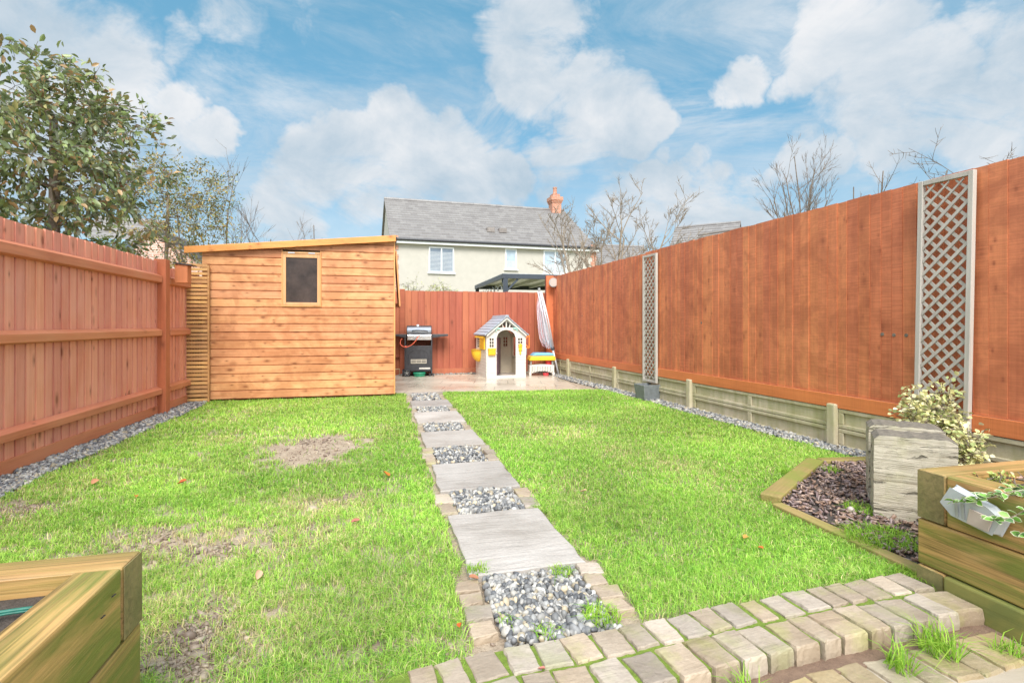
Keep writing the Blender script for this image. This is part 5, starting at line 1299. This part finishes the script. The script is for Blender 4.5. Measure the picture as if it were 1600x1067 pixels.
house('rendered_house', 'cream rendered house with grey tiled roof and brick chimney beyond the back fence', (-5.63, 24.7, -.12), HA, 10.5, 9.2, 5.22, 8.12, 'render', 'tile',
      windows=[(1.71, 2.93, 3.70, 4.93, 2, 'blind'), (5.52, 6.13, 3.97, 5.0, 1, 'half'), (7.57, 8.86, 3.82, 5.0, 2, 'half')], chim=(9.95, 4.4, .58, .62, 9.05, .38), ov=.22, course=.36, quoin=True, vents=[(5.1, 1.25), (5.75, 1.25)])
# clustered roofs behind the right fence
house('brick_house', 'low slate grey roof seen through the pollarded branches', (5.1, 31, -.12), R(12), 4.2, 6, 4.35, 6.3, 'brick_pale', 'tile', soffit=False)
house('brick_house', 'brown gabled brick house whose roof shows just above the right fence', (9.9, 31.5, -.12), R(-52), 7.0, 5.0, 4.4, 6.8, 'brick_pale', 'tile_brown', soffit=False)
house('brick_house', 'farthest brick gable and roof showing above the right fence', (17.2, 39, -.12), R(150), 4.2, 5.4, 6.0, 8.3, 'brick', 'tile', soffit=False)
house('brick_outbuilding', 'small salmon brick outbuilding with pale tiled roof behind the left fence post', (-9.85, 17.0, -.12), PA+R(90), 6.0, 3.0, 3.0, 4.15, 'brick_pale', 'tile', soffit=False, course=.24)
house('brick_house', 'orange brick house glimpsed behind the glossy evergreen tree', (-15.2, 18.4, -.12), R(24), 2.2, 4.5, 3.4, 5.3, 'brick', 'tile', soffit=True)
gh = thing('conservatory', 'pale blue glazed conservatory glimpsed over the left fence', 'conservatory', (-14.6, 12.2, -.12), R(16))
m = MB(); m.box(0, 4.2, 0, 3, 0, .6); m.build('base_wall', M['brick_pale'], gh)
m = MB(); m.box(.03, 4.17, .03, 2.97, .6, 2.75); m.build('glazing', M['glasshouse'], gh)
m = MB()
for i in range(8): m.box(i*.6-.0, i*.6+.06, -.01, .05, .6, 2.75)
m.box(0, 4.26, -.01, .05, 2.755, 2.9); m.box(0, 4.26, -.01, .05, 1.9, 1.96) if 0 else None
m.build('frame', M['upvc'], gh)
m = MB(); m.ext([(-.1, -.1, 2.91), (-.1, 3.1, 2.91), (-.1, 1.5, 3.6)][::-1], (4.4, 0, 0)); m.build('roof', M['glasshouse'], gh)

# ------------------------------------------------------------------ trees and plants
def leaves(name, pts, dirs, size, pal, parent, mat='leaf', width=.42, fold=.25, margin=None, droop=.3):
    n = len(pts); pts = np.array(pts); d = np.array(dirs) + rng.normal(0, .35, (n, 3)); d[:, 2] -= droop*rng.random(n)
    d /= np.linalg.norm(d, axis=1)[:, None]; up = rng.normal(0, .6, (n, 3)) + np.array([0, 0, 1.0])
    s = np.cross(d, up); s /= np.linalg.norm(s, axis=1)[:, None] + 1e-9; nn = np.cross(s, d)
    L_ = (size*rng.uniform(.6, 1.2, n))[:, None]; W_ = L_*width
    P_ = [(.0, 0, 0), (.35, .42, 1), (.72, .36, 1), (1.0, 0, 0), (.72, -.36, 1), (.35, -.42, 1), (.5, 0, 0)]
    co = np.zeros((n, 7, 3))
    for i, (a, b, c) in enumerate(P_): co[:, i] = pts + d*L_*a + s*W_*b*1.2 + nn*L_*(fold*.45*c - .25*a*a*.6)
    f = np.array([(0, 5, 6), (5, 4, 6), (4, 3, 6), (3, 2, 6), (2, 1, 6), (1, 0, 6)])
    F = (f[None] + (np.arange(n)*7)[:, None, None]).reshape(-1, 3)
    pal = np.array(pal); c = pal[rng.integers(0, len(pal), n)]*rng.uniform(.75, 1.25, (n, 1)); col = np.ones((n, 7, 4)); col[:, :, :3] = c[:, None]
    if margin is not None: col[:, :6, :3] = np.array(margin)*rng.uniform(.85, 1.1, (n, 1))[:, None, :]; 
    return np_mesh(name, co.reshape(-1, 3), [F], col.reshape(-1, 4), M[mat], parent)

def crown_tree(name, label, loc, trunk_h, trunk_r, centre, rad, ncl, leaf_n, leaf_size, pal, seed, bark='bark', cat='tree', droop=.3, gap=.0, leafmat='leaf', clr=.13, margin=None, group=None, lean=(0, 0), width=.42):
    """branches grown to clusters scattered through an ellipsoid; leaves at the clusters"""
    rs = np.random.default_rng(seed); o = thing(name, label, cat, loc, 0, group); random.seed(seed)
    tr = [Vector((lean[0]*t + .03*math.sin(t*5+seed), lean[1]*t + .03*math.cos(t*4), trunk_h*t)) for t in np.linspace(0, 1, 9)]
    nodes = [(p, trunk_r*(1-.55*i/8)) for i, p in enumerate(tr)]
    m = MB(); m.tube(tr, [r for _, r in nodes], 9)
    cl = []
    while len(cl) < ncl:
        p = rs.normal(size=3); p /= np.linalg.norm(p); p *= rs.random()**(1/2.4); q = np.array(centre) + p*np.array(rad)
        if gap and (math.sin(q[0]*3.1+seed)+math.sin(q[1]*2.7)+math.sin(q[2]*4.2+1)) > gap: continue
        if q[2] < trunk_h*.25: continue
        cl.append(Vector(q))
    nb0 = [k for k in range(len(nodes)) if nodes[k][0].z > trunk_h*.35]
    cand = [nodes[k] for k in nb0]; cl.sort(key=lambda p: min((p-c[0]).length for c in cand)); lp, ld = [], []
    for p in cl:
        best = min(cand, key=lambda c: (p-c[0]).length*(1.6 if c[0].z > p.z+.05 else 1.0) ); q, r = best; r1 = max(.0035, r*.62); d = p-q
        mid_ = q + d*.5 + Vector((rs.normal()*.06, rs.normal()*.06, .10*d.length)); m.tube([q, mid_, p], [r1, r1*.8, max(.0025, r1*.6)], 5, cap=False)
        cand.append((mid_, r1*.8)); cand.append((p, r1*.6))
        for _ in range(3):
            e = p + Vector(rs.normal(size=3))*clr*.8; m.tube([p, e], [.003, .0018], 3, cap=False)
            k = max(1, int(leaf_n/ncl/3))
            for _j in range(k):
                lp.append(tuple(p.lerp(e, rs.random()) + Vector(rs.normal(size=3))*clr*.35)); dd = (e-p).normalized() + (p-Vector(centre)).normalized()*.5; ld.append(tuple(dd))
    m.build('trunk', M[bark], o, smooth=True)
    leaves('crown', lp, ld, leaf_size, pal, o, leafmat, droop=droop, margin=margin, width=width); return o

G1 = [(.16, .21, .07), (.20, .26, .09), (.12, .16, .07), (.25, .30, .11), (.30, .34, .18), (.19, .23, .12), (.38, .24, .11), (.32, .34, .24), (.30, .27, .10)]
t1 = crown_tree('evergreen_tree', 'large glossy leaved evergreen tree standing behind the left fence', (-5.15, 5.9, -.12), 3.5, .085, (-.45, 0, 3.05), (1.75, 1.3, 1.25), 380, 11000, .090, G1, 4, droop=.5, gap=1.35, clr=.13, width=.46)
# orange-red seed heads in its crown
rs_ = np.random.default_rng(8); pts = []; 
for i in range(70):
    p = rs_.normal(size=3); p /= np.linalg.norm(p); p = p*np.array((1.6, 1.2, 1.15))*rs_.uniform(.6, 1.0) + np.array((-.45, 0, 3.05))
    for k in range(9): pts.append(p + rs_.normal(size=3)*.035)
_sh = leaves('seed_heads', pts, rs_.normal(size=(len(pts), 3)), .03, [(.42, .20, .10), (.45, .30, .12), (.35, .14, .09)], t1, 'leaf_dull', width=.9); _sh['kind'] = 'stuff'
crown_tree('olive_leaved_tree', 'slender tree with sparse olive and yellowing leaves beside the glossy evergreen', (-6.3, 9.6, -.12), 3.6, .055, (.15, 0, 3.3), (1.1, .9, 1.1), 200, 5200, .062, [(.24, .24, .10), (.33, .27, .09), (.18, .22, .10), (.42, .28, .08), (.30, .31, .20)], 9, 'bark_pale', gap=1.5, leafmat='leaf_dull', clr=.14)
crown_tree('shrub', 'bushy yellow green conifer shrub topping the left fence', (-6.15, 8.0, -.12), 2.0, .05, (0, 0, 1.75), (.42, .4, .85), 120, 3600, .05, [(.16, .22, .04), (.24, .28, .06), (.11, .17, .04)], 12, cat='shrub', clr=.09, leafmat='leaf_dull')
crown_tree('shrub', 'pink and green mottled shrub just above the left fence', (-5.6, 7.6, -.12), 1.9, .04, (.0, 0, 1.75), (.5, .4, .5), 100, 2200, .05, [(.18, .22, .07), (.45, .28, .22), (.24, .28, .09), (.40, .30, .20)], 13, cat='shrub', clr=.09, leafmat='leaf_dull')
crown_tree('shrub', 'bright yellow tipped plant at the top of the left fence near the post', (-5.35, 7.4, -.12), 1.7, .03, (0, 0, 1.80), (.26, .26, .22), 40, 520, .09, [(.55, .48, .05), (.42, .45, .06), (.30, .36, .06)], 14, cat='shrub', clr=.07)
crown_tree('shrub', 'pale green airy shrub against the cream house wall, right of the shed', (-2.0, 14.6, -.12), 2.05, .03, (0, 0, 2.0), (.36, .3, .36), 60, 700, .06, [(.38, .42, .16), (.50, .50, .24)], 15, cat='shrub', clr=.10, leafmat='leaf_dull')
crown_tree('shrub', 'wispy pale shrub against the house wall close to the shed corner', (-2.95, 14.8, -.12), 2.25, .03, (.1, 0, 2.0), (.45, .3, .5), 60, 420, .055, [(.40, .43, .20), (.52, .52, .28)], 16, cat='shrub', clr=.12, leafmat='leaf_dull')

def bare_tree(name, label, loc, stems, seed, bark='bark', levels=4, spread=.5, group=None, thick=1.0, straight=.12, nbr=(3, 5), cl=(.4, .7)):
    o = thing(name, label, 'tree', loc, 0, group); rs = random.Random(seed); m = MB()
    def grow(p, d, L_, r, lv):
        k = 5; pts = [p]; q = p
        for i in range(k):
            d = (d + Vector((rs.gauss(0, 1), rs.gauss(0, 1), rs.gauss(0, 1)))*straight + Vector((0, 0, .05))).normalized(); q = q + d*L_/k; pts.append(q)
        m.tube(pts, [r*(1-.55*i/k) for i in range(k+1)], 5 if r > .012 else 4, cap=False)
        if lv > 0:
            for _ in range(rs.randint(*nbr)):
                i = rs.uniform(1.2, k); a = pts[int(i)].lerp(pts[min(int(i)+1, k)], i-int(i)); dd = (d + Vector((rs.gauss(0, 1), rs.gauss(0, 1), rs.gauss(0, .6)))*spread).normalized()
                grow(a, dd, L_*rs.uniform(*cl), max(.004*thick, r*.5*(1-.5*i/k)+.001), lv-1)
    for (p, d, L_, r) in stems: grow(Vector(p), Vector(d).normalized(), L_, r, levels)
    m.build('branches', M[bark], o); return o
bare_tree('bare_tree', 'leafless tree of slender upright twigs between the olive leaved tree and the shed roof', (-6.0, 10.6, -.12), [((0, 0, 0), (-.08, 0, 1), 3.1, .026), ((.25, 0, 0), (.06, .1, 1), 3.5, .028), ((.5, .1, 0), (.16, 0, 1), 3.0, .022), ((-.3, .2, 0), (-.05, 0, 1), 3.6, .026), ((.7, 0, 0), (.26, 0, 1), 2.6, .02)], 5, 'bark', 3, .42, straight=.07, cl=(.3, .55), nbr=(4, 6), thick=.7)
bare_tree('bare_tree', 'tip of a thin leafless tree rising above the shed roof', (-6.0, 16.0, -.12), [((0, 0, 0), (.0, 0, 1), 4.2, .03), ((.1, 0, 0), (.04, 0, 1), 3.9, .025)], 6, 'bark', 3, .35, straight=.04, cl=(.2, .35), nbr=(4, 6))
bare_tree('bare_tree', 'pollarded leafless tree with stout cut stems behind the middle of the right fence', (2.75, 14.2, -.12),
          [((-.4, 0, 0), (-.55, 0, 2.6), 3.6, .055), ((-.2, .2, 0), (-.15, .1, 2.6), 3.7, .055), ((0, 0, 0), (.18, 0, 2.6), 3.9, .06), ((.1, .2, 0), (.45, .1, 2.6), 3.7, .055), ((-.3, .1, 0), (-.82, .1, 2.6), 3.6, .045), ((.2, 0, 0), (.85, 0, 2.6), 3.5, .05), ((.1, -.2, 0), (1.25, 0, 2.6), 3.9, .04), ((-.5, .3, 0), (-.2, .3, 2.6), 3.5, .045)], 11, 'bark_pale', 3, .6, thick=1.5, straight=.08, nbr=(6, 9), cl=(.24, .42))
bare_tree('bare_tree', 'wide leafless treetop above the right fence against white cloud', (8.25, 15, -.12), [((0, 0, 0), (.0, 0, 1), 4.4, .06)] + [((0, 0, 3.0), d, l, .026) for d, l in (((-.28, 0, 1), 2.3), ((.25, .1, 1), 2.3), ((.05, 0, 1), 3.0), ((-.12, .2, 1), 2.6), ((.42, 0, 1), 1.9), ((-.5, 0, 1), 2.0), ((.16, -.2, 1), 2.6))], 17, 'bark', 3, .45, straight=.06, cl=(.3, .48), nbr=(4, 6))
bare_tree('bare_tree', 'small pair of leafless twigs left of the near trellis, above the right fence', (9.5, 14.5, -.12), [((0, 0, 0), (-.03, 0, 1), 5.0, .03), ((.3, 0, 0), (.03, 0, 1), 5.4, .03)], 18, 'bark', 2, .5, straight=.03, cl=(.14, .26), nbr=(6, 9))
bare_tree('bare_tree', 'single leaning leafless twig over the right fence', (10.4, 14.2, -.12), [((0, 0, 0), (.22, 0, 1), 5.3, .03)], 19, 'bark', 2, .3, straight=.04, nbr=(2, 3), cl=(.06, .1))
bare_tree('bare_tree', 'tangle of leafless twigs over the right fence by the near trellis top', (7.4, 8.6, -.12), [((0, 0, 0), (.02, 0, 1), 3.5, .025), ((.3, 0, 0), (.15, 0, 1), 3.6, .025), ((.1, .2, 0), (-.08, 0, 1), 3.5, .02), ((.7, 0, 0), (.1, 0, 1), 3.7, .02)], 21, 'bark', 3, 1.0, straight=.06, cl=(.2, .4), nbr=(5, 8))

# variegated ivy behind the near trellis
VG = [(.80, .74, .36), (.70, .68, .32), (.84, .78, .50), (.46, .54, .22)]
crown_tree('variegated_ivy', 'pale yellow variegated ivy climbing behind the foot of the near trellis', (2.97, 3.74, 0), .55, .008, (.0, .0, .38), (.20, .15, .27), 80, 2000, .034, VG, 31, 'bark_pale', 'ivy', clr=.055, droop=.5, width=.75)
crown_tree('variegated_ivy', 'yellow variegated ivy sprawling right of the near trellis foot', (2.95, 3.44, 0), .32, .006, (.0, .0, .27), (.10, .10, .13), 26, 520, .034, VG, 32, 'bark_pale', 'ivy', clr=.05, droop=.5, width=.75)
# planting in the right bed
def inbed(x, y, z): return Matrix.Rotation(PA, 4, 'Z') @ Vector((x, y, z)) + Vector((1.73, 2.24, 0))
cp_ = inbed(.30, -.42, .40)
crown_tree('heather', 'pale pink heather clump in the right raised bed', cp_, .08, .004, (0, 0, .06), (.22, .16, .06), 60, 1500, .016, [(.62, .42, .36), (.68, .50, .44), (.45, .45, .18), (.55, .45, .30)], 41, 'bark', 'heather', clr=.03, leafmat='leaf_dull', width=.5)
cp_ = inbed(.62, -.25, .40)
crown_tree('heather', 'mauve and green heather clump farther back in the right raised bed', cp_, .08, .004, (0, 0, .05), (.20, .14, .05), 40, 900, .016, [(.50, .32, .34), (.40, .42, .14), (.58, .48, .34)], 42, 'bark', 'heather', clr=.03, leafmat='leaf_dull', width=.5)
cp_ = inbed(.20, -.16, .40)
crown_tree('heather', 'small yellow green plant in the near corner of the right raised bed', cp_, .05, .003, (0, 0, .03), (.09, .05, .035), 20, 300, .022, [(.36, .42, .10), (.45, .50, .14)], 43, 'bark', 'small plant', clr=.02, width=.5)
# trailing euonymus: stems hanging over the sleeper and the lamp
eu = thing('euonymus', 'green and white edged euonymus trailing over the plastic lamp on the right bed', 'shrub', tuple(inbed(0, 0, 0)), PA)
m = MB(); lp, ld = [], []
rs = random.Random(5)
for i, (s0, s1, z1, x1) in enumerate(((-.50, -.20, .405, -.075), (-.46, -.26, .425, -.06), (-.55, -.33, .38, -.08), (-.62, -.42, .36, -.06), (-.50, -.36, .455, .02), (-.66, -.46, .42, -.02), (-.60, -.30, .47, .05))):
    p0 = Vector((.14+rs.uniform(0, .1), s0, .42)); p1 = Vector((.02, s0*.6+s1*.4, .475+rs.uniform(-.02, .02))); p2 = Vector((x1*.8, s0*.25+s1*.75, z1+.02)); p3 = Vector((x1, s1, z1-.01))
    pts = spline([p0, p1, p2, p3], 5); m.tube(pts, .0022, 4)
    for j, q in enumerate(pts[4:]):
        for k in (-1, 1): lp.append(tuple(q)); ld.append((rs.uniform(-.7, .1), k*.8, rs.uniform(-.1, .5)))
m.build('stems', M['bark_pale'], eu)
lv_ = leaves('leaves', lp, ld, .034, [(.16, .34, .05), (.24, .44, .08), (.12, .26, .10)], eu, margin=(.78, .74, .55), width=.62, droop=.1)
ca = lv_.data.color_attributes['Col']; n_ = len(lp); arr = np.zeros(n_*7*4, dtype=np.float32); ca.data.foreach_get('color', arr)
# enlarge the green centre by adding an inner ring
def variegate(o, green):
    me = o.data; n = len(me.vertices)//7; co = np.zeros(n*21, dtype=np.float32); me.vertices.foreach_get('co', co); co = co.reshape(n, 7, 3)
    inner = co[:, :6]*.72 + co[:, 6:7]*.28; allv = np.concatenate([co, inner], 1); F = []
    for i in range(6):
        j = (i+1) % 6; F.append((i, j, 7+j, 7+i))
    T_ = [(7+i, 7+(i+1) % 6, 6) for i in range(6)]
    q = (np.array(F)[None] + (np.arange(n)*13)[:, None, None]).reshape(-1, 4); t = (np.array(T_)[None] + (np.arange(n)*13)[:, None, None]).reshape(-1, 3)
    col = np.ones((n, 13, 4)); g = np.array(green)[rng.integers(0, len(green), n)]*rng.uniform(.8, 1.2, (n, 1)); col[:, :, :3] = g[:, None]; col[:, :6, :3] = np.array((.80, .74, .56))
    par = o.parent; nm = o.name; bpy.data.objects.remove(o); return np_mesh(nm, allv.reshape(-1, 3), [q, t], col.reshape(-1, 4), M['leaf'], par)
variegate(lv_, [(.16, .36, .05), (.24, .46, .08), (.14, .28, .10), (.30, .50, .14)])
# small dry seed pod in the bark bed
pc_ = MB(); pc_.tube([(0, 0, .002), (0, 0, .012), (0, 0, .026), (0, 0, .034)], [.010, .020, .017, .004], 10); o = pc_.build('pine_cone', M['lamp_brn'], smooth=True); o.location = (1.93, 2.99, .01); tag(o, 'small round peach coloured cone at the foot of the front timber block', 'cone')
